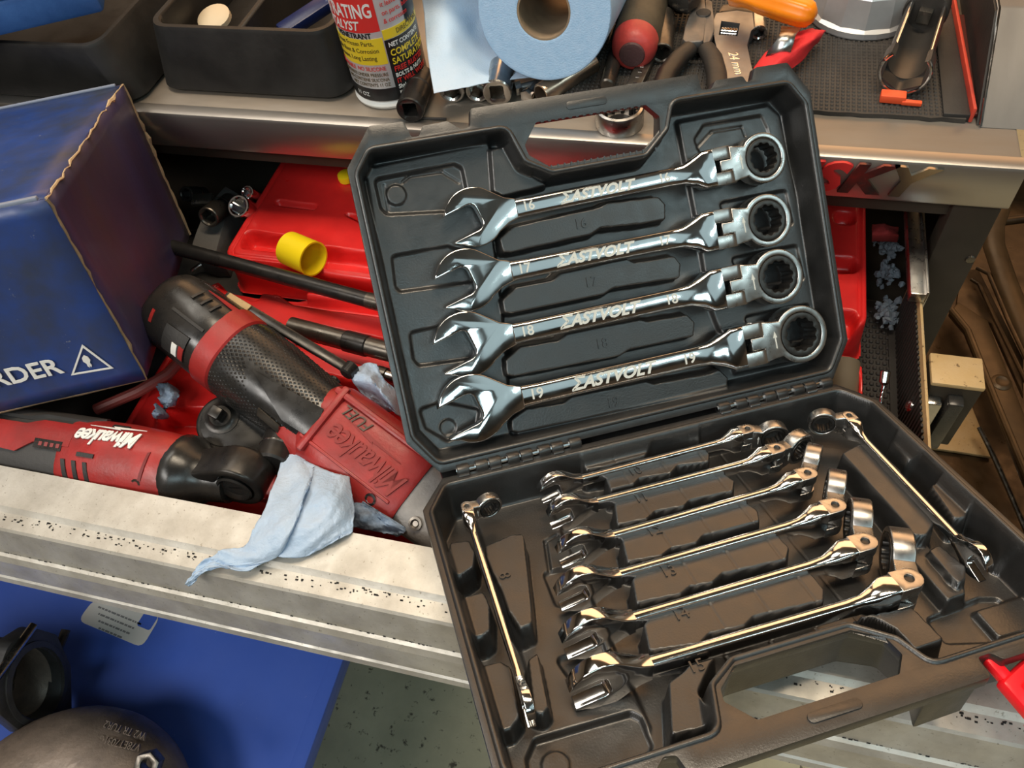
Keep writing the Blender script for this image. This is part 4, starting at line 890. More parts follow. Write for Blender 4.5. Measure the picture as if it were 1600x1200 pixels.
# ------------------------------------------------------------------ rags
def cloth(name, rows, label, mt, seed=1, n=9, amp=.0012, cat='rag', th=.0007):
    """cloth through a net of (px, py, z) points, smoothly resampled and finely crumpled"""
    C = np.array([[at(*p) for p in r] for r in rows]); R_, K = C.shape[:2]
    def cr(P, t):
        i = min(int(t), len(P) - 2); f = t - i; p0, p1, p2, p3 = P[max(i - 1, 0)], P[i], P[i + 1], P[min(i + 2, len(P) - 1)]
        return .5 * (2 * p1 + (p2 - p0) * f + (2 * p0 - 5 * p1 + 4 * p2 - p3) * f * f + (3 * p1 - p0 - 3 * p2 + p3) * f ** 3)
    r_ = np.random.default_rng(seed); nu, nv = (K - 1) * n, (R_ - 1) * n; ph = r_.uniform(0, 6.28, 12); out = []
    for j in range(nv + 1):
        row_c = np.array([cr(C[:, k], j / n) for k in range(K)])
        row = []
        for i in range(nu + 1):
            q = cr(row_c, i / n); u, v = i / n, j / n
            q = q + np.array((0, -.3, 1)) * amp * (math.sin(2.1 * u + 1.3 * v + ph[0]) + .7 * math.sin(3.7 * v - 2.4 * u + ph[1]) + .45 * math.sin(6.1 * u + 5.2 * v + ph[2]) + .3 * r_.normal())
            row.append(q)
        out.append(row)
    mb = MB(); mb.grid(out); o = obj(name, mb, mt, ang=80)
    s = o.modifiers.new('thickness', 'SOLIDIFY'); s.thickness = th
    return tag(o, label, cat) if label else o
rg = cloth('shop_rag', [
    [(446, 684, .862), (468, 700, .872), (485, 722, .878), (492, 730, .880)],
    [(436, 735, .880), (462, 742, .889), (484, 752, .893), (489, 735, .884)],
    [(420, 778, .893), (446, 792, .899), (470, 790, .900), (478, 768, .897)],
    [(398, 820, .897), (425, 832, .901), (452, 838, .900), (462, 812, .898)],
    [(382, 852, .893), (402, 868, .894), (425, 874, .8925), (440, 852, .893)],
    [(352, 858, .8905), (358, 876, .8905), (362, 887, .890), (392, 890, .890)],
    [(334, 868, .8895), (335, 876, .8895), (337, 883, .8895), (350, 886, .8895)],
    [(308, 885, .8885), (310, 890, .8885), (313, 895, .8885), (316, 897, .8885)],
    [(291, 908, .886), (291, 911, .886), (292, 914, .886), (293, 916, .886)]], 'crumpled light blue shop rag with a twisted tail on the drawer pull', M_['rag'], 3, amp=.0010)
o = cloth('rag_flap', [
    [(478, 720, .878), (512, 735, .886), (535, 742, .884), (547, 745, .878)],
    [(462, 758, .890), (508, 770, .899), (532, 768, .895), (550, 770, .886)],
    [(448, 800, .896), (500, 805, .901), (530, 802, .898), (553, 800, .889)],
    [(436, 838, .896), (490, 838, .897), (520, 832, .895), (550, 828, .889)],
    [(424, 868, .8905), (465, 872, .8905), (500, 858, .8905), (536, 838, .8895)]], None, M_['rag'], 8, amp=.0011)
o.parent = rg
cloth('shop_rag', [
    [(546, 580, .868), (572, 566, .874), (590, 570, .872), (592, 590, .862)],
    [(552, 598, .872), (575, 590, .882), (598, 600, .874), (615, 606, .866)],
    [(572, 622, .864), (592, 618, .874), (606, 624, .876), (625, 625, .862)],
    [(600, 650, .850), (612, 645, .862), (622, 648, .866), (632, 652, .856)]], 'pale blue rag stuffed between the big tool and the lid', M_['rag'], 12, amp=.0022)
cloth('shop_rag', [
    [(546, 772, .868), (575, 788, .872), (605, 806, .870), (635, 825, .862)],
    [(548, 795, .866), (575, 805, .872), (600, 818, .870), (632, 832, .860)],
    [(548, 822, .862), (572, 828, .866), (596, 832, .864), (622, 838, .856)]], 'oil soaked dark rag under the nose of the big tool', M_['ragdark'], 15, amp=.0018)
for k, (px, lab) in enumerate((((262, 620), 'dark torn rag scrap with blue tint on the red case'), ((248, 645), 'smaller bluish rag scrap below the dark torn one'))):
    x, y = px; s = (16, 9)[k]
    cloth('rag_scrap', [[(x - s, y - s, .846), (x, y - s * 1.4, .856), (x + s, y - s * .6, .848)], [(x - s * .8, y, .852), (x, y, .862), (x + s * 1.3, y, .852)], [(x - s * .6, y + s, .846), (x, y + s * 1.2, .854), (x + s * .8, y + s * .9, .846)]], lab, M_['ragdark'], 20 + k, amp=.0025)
# blue lint lumps on the liner at the right
for k, (x, y, lab) in enumerate(((1392, 385, 'upper left tuft of blue grey lint beside the drawer slide'), (1386, 424, 'middle tuft of grey lint on the drawer liner'), (1388, 488, 'lowest tuft of grey lint on the drawer liner'), (1416, 482, 'dark lint tuft against the drawer side'))):
    mb = MB(); r_ = np.random.default_rng(30 + k); c = at(x, y, .815); c[0] = min(c[0], .139)
    for i in range(60 if k < 3 else 22):
        q = c + r_.normal(0, 1, 3) * np.array((.0042, .006, .0022)) * (1 if k < 3 else .55); rr = abs(r_.normal(.0016, .0006)) + .0005
        bm = bmesh.new(); bmesh.ops.create_icosphere(bm, subdivisions=1, radius=rr)
        for v in bm.verts: v.co = v.co * r_.uniform(.6, 1.35)
        mb.bm(bm, T(*q))
    tag(obj('lint_tuft', mb, mat('blue_grey_lint', (.15, .19, .23), .95, bump=.8, bscale=900) if k == 0 else bpy.data.materials['blue_grey_lint']), lab, 'lint')
mb = MB(); c = at(1378, 368, .822)
pin_ = thing('pin_punch', 'thin shiny pin tool standing on the liner beside the tray', 'punch', frame(at(1376, 630, .825), z=at(1408, 588, .838) - at(1376, 630, .825), x=(1, 0, 0)))
Lp = np.linalg.norm(at(1408, 588, .838) - at(1376, 630, .825))
mb = MB(); mb.lathe([(.0012, 0), (.0012, Lp * .30), (.0009, Lp * .34), (.0012, Lp * .38), (.0011, Lp * .58)], 10); obj('shank', mb, M_['chrome'], pin_)
mb = MB(); mb.lathe([(.0012, Lp * .55), (.0034, Lp * .64), (.0036, Lp * .97), (.0028, Lp)], 14); obj('head', mb, M_['chrome_dull'], pin_)
# dull red cloth at the back right of the drawer
cloth('red_cloth', [[(1362, 352, .838), (1385, 350, .845), (1405, 354, .838)], [(1362, 366, .844), (1385, 364, .850), (1404, 368, .842)], [(1362, 378, .832), (1385, 377, .836), (1402, 379, .830)]], 'dull red cloth bundle deep in the drawer beside the slide', mat('dull_red_cloth', (.25, .02, .02), .9, bump=.5, bscale=300), 44, amp=.001, cat='cloth')
# ------------------------------------------------------------------ on the chest top
def topmat(x0, x1, y0, y1):
    m_ = thing('rubber_mat', 'black ribbed rubber mat on the right of the chest top', 'mat', T((x0 + x1) / 2, y0, TOP))
    cx = (x0 + x1) / 2; r_ = np.random.default_rng(3)
    e0 = [(x, r_.normal(0, .0004)) for x in np.linspace(x0 - cx, x1 - cx, 40)]; ol = e0 + [(x1 - cx, y1 - y0), (x0 - cx, y1 - y0)]
    mb = MB(); mb.prism(ol, .0004, .0034); obj('mat_sheet', mb, M_['mat'], m_)
    mb = MB(); nx = int((x1 - x0) / .0036); ny = int((min(y1, .70) - y0) / .0042)
    for i in range(nx):
        for j in range(ny):
            mb.add([(x0 - cx + .002 + i * .0036 + a * .0023, .002 + j * .0042 + b * .0026, .0034 + c * .0009) for a, b, c in ((0, 0, 0), (1, 0, 0), (1, 1, 0), (0, 1, 0), (.2, .2, 1), (.8, .2, 1), (.8, .8, 1), (.2, .8, 1))],
                   [(4, 5, 6, 7), (0, 1, 5, 4), (1, 2, 6, 5), (2, 3, 7, 6), (3, 0, 4, 7)])
    obj('mat_nubs', mb, M_['mat'], m_)['kind'] = 'stuff'
topmat(-.135, .1525, .5115, .80)
ZM = TOP + .0043
def tray_box(name, label, x0, x1, y0, y1, rx0, rx1, ry0, ry1, h, cells, M0=(0, 0)):
    t = thing(name, label, 'organizer tray', T((x0 + x1) / 2, y0, TOP)); ox, oy = (x0 + x1) / 2, y0
    n = 6
    def R(a, b, c, d, r, z): return [(x - ox, y - oy, z) for x, y in rrect(b - a, d - c, r, n, (a + b) / 2, (c + d) / 2)]
    mb = MB(); th = .0065
    mb.loft([R(x0 + .004, x1 - .004, y0 + .004, y1 - .004, .016, 0), R(x0, x1, y0, y1, .018, .004), R(rx0, rx1, ry0, ry1, .018, h - .003), R(rx0 + .0012, rx1 - .0012, ry0 + .0012, ry1 - .0012, .017, h), R(rx0 + th * .8, rx1 - th * .8, ry0 + th * .8, ry1 - th * .8, .014, h),
             R(rx0 + th, rx1 - th, ry0 + th, ry1 - th, .013, h - .002), R(x0 + th, x1 - th, y0 + th, y1 - th, .012, .006)], cap=True)
    obj('shell', mb, M_['trayblack'], t, ang=45)
    for a, b in cells:
        mb = MB(); mb.loft([[(a - .003 - ox + (b - a) * k, y - oy, z) for y, z in ((ry0 + .005, .004), (ry0 + .005, h - .002), (ry1 - .005, h - .002), (ry1 - .005, .004))] for k in (0,)] + [[(a + .003 - ox, y - oy, z) for y, z in ((ry0 + .005, .004), (ry0 + .005, h - .002), (ry1 - .005, h - .002), (ry1 - .005, .004))]])
        obj('divider', mb, M_['trayblack'], t, bev=.0015)
    return t
tray_box('organizer_tray', 'black divided organizer tray beside the spray can', -.471, -.2985, .4945, .74, -.4625, -.301, .5025, .75, .054, [(-.381, -.381)])
tray_box('organizer_tray', 'big black tray at the left with a blue case on it', -.74, -.4775, .4735, .76, -.75, -.487, .471, .77, .054, [])
mb = MB(); mb.lathe([(.013, 0), (.0145, .001), (.0145, .005), (.012, .0065)], 26, frame(at(338, 33, .975), x=(1, 0, 0), z=(0, -.25, 1)))
tag(obj('round_lid', mb, mat('beige_plastic', (.62, .50, .34), .6)), 'round beige lid standing in the left cell of the divided tray', 'lid')
t = thing('blue_holder', 'dark blue plastic holder in the right cell of the divided tray', 'holder', frame(at(497, 14, .985), x=(.6, .8, .12), z=(0, -.3, 1)))
mb = MB(); mb.box((0, 0, 0), (.075, .014, .010), bev=.002); obj('body', mb, mat('navy_plastic', (.008, .015, .07), .35), t)
mb = MB(); mb.lathe([(.002, .005), (.004, .0055), (.004, .0075), (.001, .009)], 14, T(.012, 0, 0)); obj('stud', mb, M_['chrome'], t)
cc = at(166, 22, 1.012); d1 = nrm(at(0, 61, 1.012) - cc); Mb = frame(cc, x=-d1, z=(0, 0, 1))
t = thing('blue_case', 'blue hard plastic case resting on the big black tray', 'case', Mb)
mb = MB(); mb.box((-.11, .055, .014), (.22, .11, .026), bev=.004); obj('lower_shell', mb, mat('blue_case_plastic', (.025, .085, .26), .45, var=(.04, .12, .33), vscale=40, bump=.2, bscale=300), t)
mb = MB(); mb.box((-.11, .055, .034), (.224, .114, .010), bev=.003); obj('lid_edge', mb, bpy.data.materials['blue_case_plastic'], t)
mb = MB(); mb.box((-.11, .0575, .0425), (.21, .10, .007), bev=.003); obj('upper_shell', mb, bpy.data.materials['blue_case_plastic'], t)

# --- spray can
cx, cy, R = -.2673, .5177, .0298
can = thing('spray_can', 'red and yellow penetrating spray can beside the blue paper roll', 'spray can', T(cx, cy, TOP))
mb = MB(); mb.lathe([(.024, .002), (.0285, 0), (R, .0012), (R + .0006, .0030), (R, .0048), (R - .0010, .0062)], 48, None, True, False); obj('bottom_rim', mb, M_['white'], can)
mb = MB(); mb.lathe([(R - .001, .0062), (R - .0002, .0075), (R - .0002, .150), (.024, .160), (.013, .168), (.0125, .172)], 48, None, False, True); obj('body', mb, M_['cangrey'], can)
mb = MB(); mb.lathe([(.011, .168), (.0115, .170), (.0115, .190), (.009, .192)], 24); obj('cap', mb, M_['canred'], can)
CA = math.atan2(-cy, -cx)
def wrap(a0, a1, z0, z1, mt, name, r=R, n=18):
    mb = MB(); P = [[(rr * math.cos(CA + a), rr * math.sin(CA + a), z) for a in np.linspace(a0, a1, n)] for rr, z in ((r - .0004, z0), (r, z0), (r, z1), (r - .0004, z1))]
    mb.grid(P); return obj(name, mb, mt, can)
SE = .06
for a0, a1, z0, z1, m_ in ((-1.6, SE, .0078, .0185, 'canblack'), (-1.6, SE - .03, .0385, .0590, 'canyellow'), (-1.6, SE - .03, .0640, .118, 'canred'), (SE, 1.6, .0078, .0560, 'canblack'), (SE, 1.6, .0566, .0640, 'canyellow'), (SE + .02, 1.3, .092, .110, 'canred')):
    wrap(a0, a1, z0, z1, M_[m_], 'label_panel')
wrap(.75, 1.6, .062, .10, M_['canblack'], 'label_panel')
def wtext(body, a_end, z, size, mt, align='RIGHT', r=R + .0002, rot=0, **k):
    me = text_mesh(body, size, .00008, align=align, **k); me.name = 'lettering'; me.materials.clear()
    for v in me.vertices:
        x, y = v.co.x, v.co.y; a = CA + a_end + x / r; rr = r + v.co.z; v.co = Vector((rr * math.cos(a), rr * math.sin(a), z + y + rot * x))
    return link('lettering', me, mt, can)
wtext('PENETRATING', SE - .12, .0795, .0140, M_['white'], squash=.66, bold=.0003); wtext('CATALYST', SE - .55, .0690, .0095, M_['white'], squash=.8, shear=.3, bold=.0002)
wtext('PB', SE - .18, .108, .020, M_['white'], bold=.0008); wtext('LOOSENS RUST', SE - .9, .0935, .0055, M_['white'], squash=.8)
wtext('PENETRANT', SE - .28, .0614, .0058, M_['canblack'], squash=.9, bold=.0001)
for k, tx in enumerate(('Frees Frozen Parts,', 'Breaks Rust & Corrosion', 'Loosens, Long Lasting')): wtext(tx, SE - .18 - .1 * (k != 1), .0555 - k * .0058, .0050, mat('dark_print', (.10, .07, .02), .4) if k == 0 else bpy.data.materials['dark_print'], squash=.85)
wtext('FLAMMABLE  NO SILICONE', SE - .12, .0352, .0046, M_['canred'], squash=.82)
for k in range(3): wtext(('CONTENTS UNDER PRESSURE', 'NO CONTIENE SILICONA', 'NET CONTENTS 11 OZ')[k], SE - .1, .0302 - k * .0042, .0040, bpy.data.materials['dark_print'], squash=.8)
wtext('11 OZ', SE - .75, .0130, .0046, M_['white'])
for tx, z, s, m_ in (('NET CONTENTS', .0520, .0048, 'white'), ('COMPLETE', .0455, .0070, 'canyellow'), ('SATURATION', .0388, .0070, 'canyellow'), ('FREE RUSTED', .0325, .0058, 'canred'), ('BOLTS & NUTS', .0275, .0045, 'white'), ('IT WILL WORK', .0228, .0054, 'canred'), ('Shake Well & Use', .0180, .0046, 'white'), ('Keep Out of Reach', .0130, .0042, 'white')):
    wtext(tx, SE + .08, z, s, M_[m_], align='LEFT', squash=.86, bold=.0001)
wtext('DIRECTIONS', SE + .35, .0603, .0052, bpy.data.materials['dark_print'], align='LEFT', squash=.85)
for k, tx in enumerate(('PB does not just', 'it leaves a film', 'on parts, bolts', '& corrosion')): wtext(tx, SE + .1, .0885 - k * .0062, .0052, M_['canred'], align='LEFT', squash=.85)

# --- paper roll and its loose sheet
fc = at(849, 19, 1.018); va = nrm(CAM - fc); ax = nrm(va * np.array((1, 1, .42)))
pr_ = thing('paper_roll', 'blue paper towel roll lying end on beside the spray can', 'paper roll', frame(fc, z=ax, x=(1, 0, 0)))
RO = .0476; mb = MB()
prf = [(.0193, -.10), (.0193, -.0006)]
rr = np.linspace(.0193, RO - .0006, 15)
for i, r0 in enumerate(rr): prf.append((r0, .0002 if i % 2 else -.0002))
prf += [(RO, -.001), (RO, -.10), (.0193, -.10)]
mb.lathe(prf, 64, None, False, False); obj('paper', mb, M_['paper'], pr_)
mb = MB(); mb.lathe([(.0192, -.099), (.0192, -.0004), (.0179, -.0004), (.0179, -.099), (.0192, -.099)], 48, None, False, False); obj('cardboard_core', mb, M_['cardcore'], pr_)
sh = cloth('loose_sheet', [[(640, -70, 1.035), (690, -70, 1.04), (740, -70, 1.045), (765, -70, 1.045)], [(660, 0, .998), (695, 0, 1.004), (740, 0, 1.000), (762, 0, .998)], [(666, 60, .988), (700, 62, .992), (745, 64, .976), (775, 66, .969)], [(672, 110, .980), (712, 108, .979), (762, 104, .968), (805, 100, .960)], [(678, 146, .976), (728, 136, .974), (788, 127, .967), (850, 120, .959)]], None, M_['sheet'], 5, amp=.0005, th=.0004)
tag(sh, 'pale blue paper sheet hanging loose left of the paper roll', 'paper sheet')

# --- small things along the front edge
im = socket('impact_socket', at(640, 173, TOP + .0108), (.21, 1, -.02), .0106, .046, M_['impact'], 'matte black impact socket lying in front of the spray can', sides=4, hexr=.66, ring=M_['black'])
mb = MB(); mb.tube([at(648, 184, TOP + .0012), at(697, 186, TOP + .0012)], .0011, 8); tag(obj('black_pin', mb, M_['black']), 'thin black pin lying beside the black impact socket', 'pin')
for (x, y), r, lab, sq in (((705, 143), .0102, 'chrome socket under the loose sheet, nearest the spray can', 6), ((745, 144), .0092, 'chrome socket under the loose sheet, middle of three', 6), ((776, 146), .0112, 'chrome socket with square hole beside the small bolts', 4)):
    socket('socket', at(x, y, TOP + r), (.12, 1, -.01), r, .034, M_['chrome_dull'], lab, sides=sq, hexr=.64)
for k, ((x, y), a, lab) in enumerate((((808, 138), 30, 'small hex bolt behind the lid edge, left of the copper tinted tube'), ((824, 150), 75, 'little steel bolt partly hidden behind the lid edge'))):
    c = at(x, y, TOP + .0055); b = thing('hex_bolt', lab, 'bolt', T(*c) @ RZ(a)); mb = MB(); mb.prism(circ(.0058, 6), -.002, .003, RY(90), bev=.0004); obj('head', mb, M_['chrome_dull'], b)
    mb = MB(); mb.lathe([(.0032, 0), (.0032, .016), (.0026, .017)], 14, RY(90)); obj('shank', mb, M_['satin'], b)
def hollow(name, a, b, ro, ri, mt, label, cat):
    t = thing(name, label, cat, frame(a, z=nrm(np.array(b) - a), x=(0, 0, 1))); L_ = float(np.linalg.norm(np.array(b) - a))
    mb = MB(); mb.lathe([(ri, .0), (ro * .96, 0), (ro, .0005), (ro, L_), (ri, L_), (ri, 0)], 26, None, False, False); obj('wall', mb, mt, t); return t
hollow('steel_tube', at(845, 148, TOP + .009), at(925, 98, TOP + .009), .0082, .0066, mat('coppery_steel', (.62, .45, .32), .28, .95, var=(.5, .42, .36), vscale=30), 'short coppery tube behind the lid below the paper roll', 'tube')
br_ = thing('bearing_socket', 'thick chrome ring socket seen through the lid handle', 'socket', T(*at(968, 193, TOP)[:2], TOP))
mb = MB(); mb.lathe([(.0135, .0), (.0172, .0), (.0176, .0006), (.0176, .0125), (.0168, .0140), (.0150, .0146), (.0140, .0140), (.0135, .0125), (.0135, 0)], 40, None, False, False); obj('ring', mb, M_['satin'], br_)
mb = MB()
for k in range(12): mb.box((.0126 * math.cos(k * math.pi / 6), .0126 * math.sin(k * math.pi / 6), .006), (.0022, .0022, .012), RZ(0), bev=.0003, seg=1)
mb.lathe([(.0100, .0005), (.0100, .001)], 20); obj('splines', mb, M_['impact'], br_)
# red ended handle
ha = at(990, 76, .970); hb = at(975, -50, .966); hd = nrm(hb - ha)
hr = thing('hammer_handle', 'dark grimy tool handle with a round red end', 'handle', frame(ha, z=hd, x=(1, 0, 0)))
mb = MB(); mb.lathe([(.0165, .008), (.0182, .012), (.0186, .03), (.0180, .10)], 32, None, False, True); obj('grip', mb, mat('grimy_olive_grip', (.075, .062, .040), .55, var=(.045, .038, .026), vscale=60, bump=.3, bscale=300), hr)
mb = MB(); mb.lathe([(.009, -.0085), (.0125, -.0072), (.0155, -.003), (.0172, .003), (.0176, .010), (.0172, .0125)], 32, None, True, False); obj('red_end', mb, mat('worn_red_plastic', (.55, .06, .05), .45, var=(.42, .05, .045), vscale=90, bump=.2, bscale=300), hr)
mb = MB(); mb.lathe([(.0075, -.0102), (.0090, -.0098), (.0098, -.0082)], 24, None, True, False); obj('end_disc', mb, mat('dirty_disc', (.09, .04, .04), .6, bump=.4, bscale=500), hr)
# dark tools lying under and behind it
def rod(name, p, q, r, mt, label, cat, n=14, collars=()):
    t = thing(name, label, cat, frame(p, z=nrm(np.array(q) - p), x=(1, 0, 0) if abs(nrm(np.array(q) - p)[0]) < .8 else (0, 0, 1))); L_ = float(np.linalg.norm(np.array(q) - p)); mb = MB(); mb.lathe([(r * .8, 0), (r, r * .2), (r, L_ - r * .2), (r * .8, L_)], n); obj('shank', mb, mt, t)
    for f, k in collars:
        mb = MB(); mb.lathe([(r, L_ * f), (r * k, L_ * f + .001), (r * k, L_ * f + .012), (r, L_ * f + .013)], 18, None, False, False); obj('collar', mb, mt, t)
    return t
rod('breaker_bar', at(948, 135, ZM + .006), at(940, 10, ZM + .006), .0058, M_['darksteel'], 'dark round bar standing beside the paper roll edge', 'bar', collars=((.55, 1.35), (.75, 1.3)))
socket('socket', at(1034, 84, ZM + .0088), (-.12, 1, .03), .0086, .05, M_['darksteel'], 'dark deep socket between the red ended handle and the pliers', hexr=.7, sides=6)
def flat_tool(name, pts, z0, z1, mt, label, cat, bev=.0012, nm='blade'):
    """flat tool from an outline in pixels lying at height z0"""
    P = W2(pts, (z0 + z1) / 2); c = np.mean(P, 0); t = thing(name, label, cat, T(c[0], c[1], z0)); mb = MB(); mb.prism([(x - c[0], y - c[1]) for x, y in P], 0, z1 - z0, bev=bev); obj(nm, mb, mt, t, ang=45); return t
ds = flat_tool('flat_spanner', [(978, 135), (1000, 90), (1024, 52), (1036, 50), (1040, 62), (1022, 96), (1002, 138)], ZM + .0005, ZM + .006, M_['darksteel'], 'oily flat spanner lying below the red ended handle', 'spanner')
mb = MB(); me_c = np.mean(W2([(978, 135), (1000, 90), (1024, 52), (1036, 50), (1040, 62), (1022, 96), (1002, 138)], ZM + .00325), 0)
for k, (x, y) in enumerate(((1003, 104), (1000, 112), (996, 120), (992, 130))):
    q = at(x, y, ZM + .006); mb.box((q[0] - me_c[0], q[1] - me_c[1], .0057), (.0028, .0012, .0006))
obj('stamped_mark', mb, M_['chrome'], ds)
sp2 = flat_tool('open_spanner', [(1036, -10), (1058, -6), (1075, 6), (1066, 20), (1052, 14), (1046, 24), (1056, 34), (1050, 52), (1034, 44), (1026, 20)], ZM + .008, ZM + .014, M_['chrome_dull'], 'worn open spanner head left of the pliers', 'spanner')
flat_tool('dark_bracket', [(1040, -20), (1100, -20), (1092, 0), (1075, 12), (1060, 8), (1045, 0)], ZM + .015, ZM + .03, M_['blackgloss'], 'black curved plastic piece behind the pliers tip', 'bracket', bev=.004, nm='shell')
# pliers
pl = thing('pliers', 'grey pliers with dark grips lying against the adjustable wrench', 'pliers', T(*at(1085, 66, ZM)[:2], ZM)); po = at(1085, 66, ZM)
def P0(pts, z): return [tuple(np.array(p) - po[:2]) for p in W2(pts, z)]
zp = ZM + .012
mb = MB(); mb.prism(roundpoly(P0([(1088, 4), (1101, 2), (1104, 28), (1100, 62), (1098, 70), (1072, 72), (1066, 66), (1070, 46), (1080, 18)], zp), .003), .005, .015, bev=.0015); obj('jaw', mb, mat('dull_plier_steel', (.22, .21, .20), .42, .7, var=(.16, .155, .15), vscale=60, rvar=.1), pl)
mb = MB(); mb.prism(roundpoly(P0([(1102, 2), (1112, 6), (1115, 30), (1116, 50), (1112, 62), (1108, 70), (1098, 72), (1100, 40)], zp), .003), .0045, .0145, bev=.0015); obj('jaw', mb, bpy.data.materials['dull_plier_steel'], pl)
q = np.array(P0([(1099, 26)], zp)[0]); mb = MB(); mb.lathe([(.0058, .0152), (.0052, .0158)], 20, T(q[0], q[1], 0)); obj('wire_cutter', mb, M_['black'], pl)
mb = MB()
for pts in ([(1078, 72), (1060, 88), (1042, 112), (1028, 145)],): mb.tube([(*P0([p], zp)[0], .010) for p in pts], [.0066, .0072, .0075, .0075], 14, flat=.85)
obj('grip', mb, M_['trayblack'], pl)
mb = MB(); mb.tube([(*P0([p], zp)[0], .010) for p in ((1104, 72), (1114, 88), (1120, 112), (1122, 150))], [.0066, .0074, .0076, .0076], 14, flat=.85); obj('grip', mb, M_['trayblack'], pl)
# adjustable wrench
aw = thing('adjustable_wrench', 'steel adjustable wrench with a bright thumb screw beside the pliers', 'wrench', T(*at(1150, 60, ZM)[:2], ZM)); po = at(1150, 60, ZM); za = ZM + .006
mb = MB(); mb.prism(roundpoly(P0([(1118, 30), (1150, 26), (1178, 30), (1192, 32), (1186, 44), (1172, 58), (1166, 80), (1172, 110), (1180, 140), (1128, 140), (1124, 105), (1116, 72), (1112, 48)], za), .003), .001, .011, bev=.0018, holes=[P0([(1126, 42), (1155, 46), (1151, 66), (1122, 64)], za)]); obj('body', mb, mat('satin_tool_steel', (.30, .31, .32), .36, .85, var=(.23, .23, .24), vscale=40, rvar=.08), aw)
mb = MB(); a, b = (np.array((*P0([p], za)[0], .0075)) for p in ((1126, 55), (1151, 57))); d = b - a; 
for k in range(6): 
    s = a + d * (k + .5) / 6; mb.lathe([(.0036, -.0014), (.0048, -.0006), (.0048, .0006), (.0036, .0014)], 16, frame(s, z=d, x=(0, 0, 1)))
obj('thumb_screw', mb, M_['chrome'], aw)
mb = MB(); mb.prism(roundpoly(P0([(1120, 28), (1150, 24), (1176, 28), (1170, 16), (1150, 10), (1128, 14)], za), .003), .002, .010, bev=.0015); obj('moving_jaw', mb, M_['darksteel'], aw)
text('stamped_lettering', '24 mm', .010, M_['chrome'], aw, T(*P0([(1148, 108)], za)[0], .0111) @ RZ(-75), depth=.0002, shear=.2)
socket('socket', at(1186, 52, ZM + .0065), (-.4, 1, .02), .0062, .028, M_['chrome_dull'], 'little chrome socket between the adjustable wrench and the red strap', hexr=.62)
# orange screwdriver handle, lying on the cup
oh_a, oh_b = at(1150, -25, .990), at(1268, 24, .984); od = nrm(oh_b - oh_a)
oh = thing('screwdriver', 'bright orange screwdriver handle leaning on the silver cup', 'screwdriver', frame(oh_b, z=-od, x=(0, 0, 1))); L_ = float(np.linalg.norm(oh_b - oh_a))
prof = [(.0, -.003), (.005, -.0022), (.0088, .001), (.0102, .006), (.0104, .020), (.0098, .040), (.0088, .047), (.0086, .052), (.0098, .058), (.0102, L_)]
rings = []
for r, z in prof:
    rings.append([(max(r, .0002) * (1 - .10 * (1 + math.cos(6 * a)) / 2) * math.cos(a), max(r, .0002) * (1 - .10 * (1 + math.cos(6 * a)) / 2) * math.sin(a), z) for a in np.linspace(0, 2 * math.pi, 36, endpoint=False)])
mb = MB(); mb.loft(rings); obj('handle', mb, M_['orange'], oh)
mb = MB(); mb.lathe([(.003, L_), (.003, L_ + .05)], 12); obj('blade', mb, M_['blade'], oh)
# silver filter cup
c = at(1350, 62, ZM); cu = thing('filter_cup_wrench', 'silver faceted oil filter cup lying on the rubber mat', 'filter wrench', T(c[0] - .001, c[1] + .040, ZM))
mb = MB()
fac = lambda r, z, k: [(r * (1 if i % 2 else k) * math.cos(2 * math.pi * i / 28), r * (1 if i % 2 else k) * math.sin(2 * math.pi * i / 28), z) for i in range(28)]
mb.loft([fac(.0415, 0, 1), fac(.0420, .001, 1), fac(.0420, .005, 1), fac(.0400, .007, .965), fac(.0375, .028, .96), fac(.034, .033, .97), fac(.020, .036, 1)]); obj('cup', mb, M_['silver'], cu, ang=12)
mb = MB(); mb.prism(circ(.014, 6), .036, .044, bev=.001); obj('hex_boss', mb, M_['silver'], cu)
# red webbing strap with a steel clip
st = cloth('red_strap', [[(1170, 118, .962), (1195, 84, .966), (1228, 56, .968), (1262, 46, .972), (1290, 48, .966)], [(1185, 122, .966), (1212, 98, .974), (1245, 74, .976), (1270, 62, .974), (1284, 58, .966)], [(1205, 122, .960), (1232, 110, .964), (1256, 92, .964), (1268, 78, .960), (1278, 66, .958)]], 'red webbing strap bundle behind the right end of the lid', mat('red_webbing', (.72, .025, .03), .7, bump=.4, bscale=900), 51, amp=.0008, cat='strap', th=.0014)
mb = MB(); a, b, c = at(1236, 42, .981), at(1226, 66, .983), at(1217, 82, .974)
sd = nrm(np.cross(b - a, (0, 0, 1))) * .0068
mb.grid([[a - sd, a + sd], [(a + b) / 2 - sd * .8 + np.array((0, 0, .001)), (a + b) / 2 + sd * .8 + np.array((0, 0, .001))], [b - sd * .9, b + sd * .9], [c - sd * 1.15, c + sd * 1.15], [c - sd * 1.15 + np.array((-.001, -.001, -.004)), c + sd * 1.15 + np.array((-.001, -.001, -.004))]])
o = obj('spring_clip', mb, M_['satin']); s = o.modifiers.new('thickness', 'SOLIDIFY'); s.thickness = .0012; o.parent = st
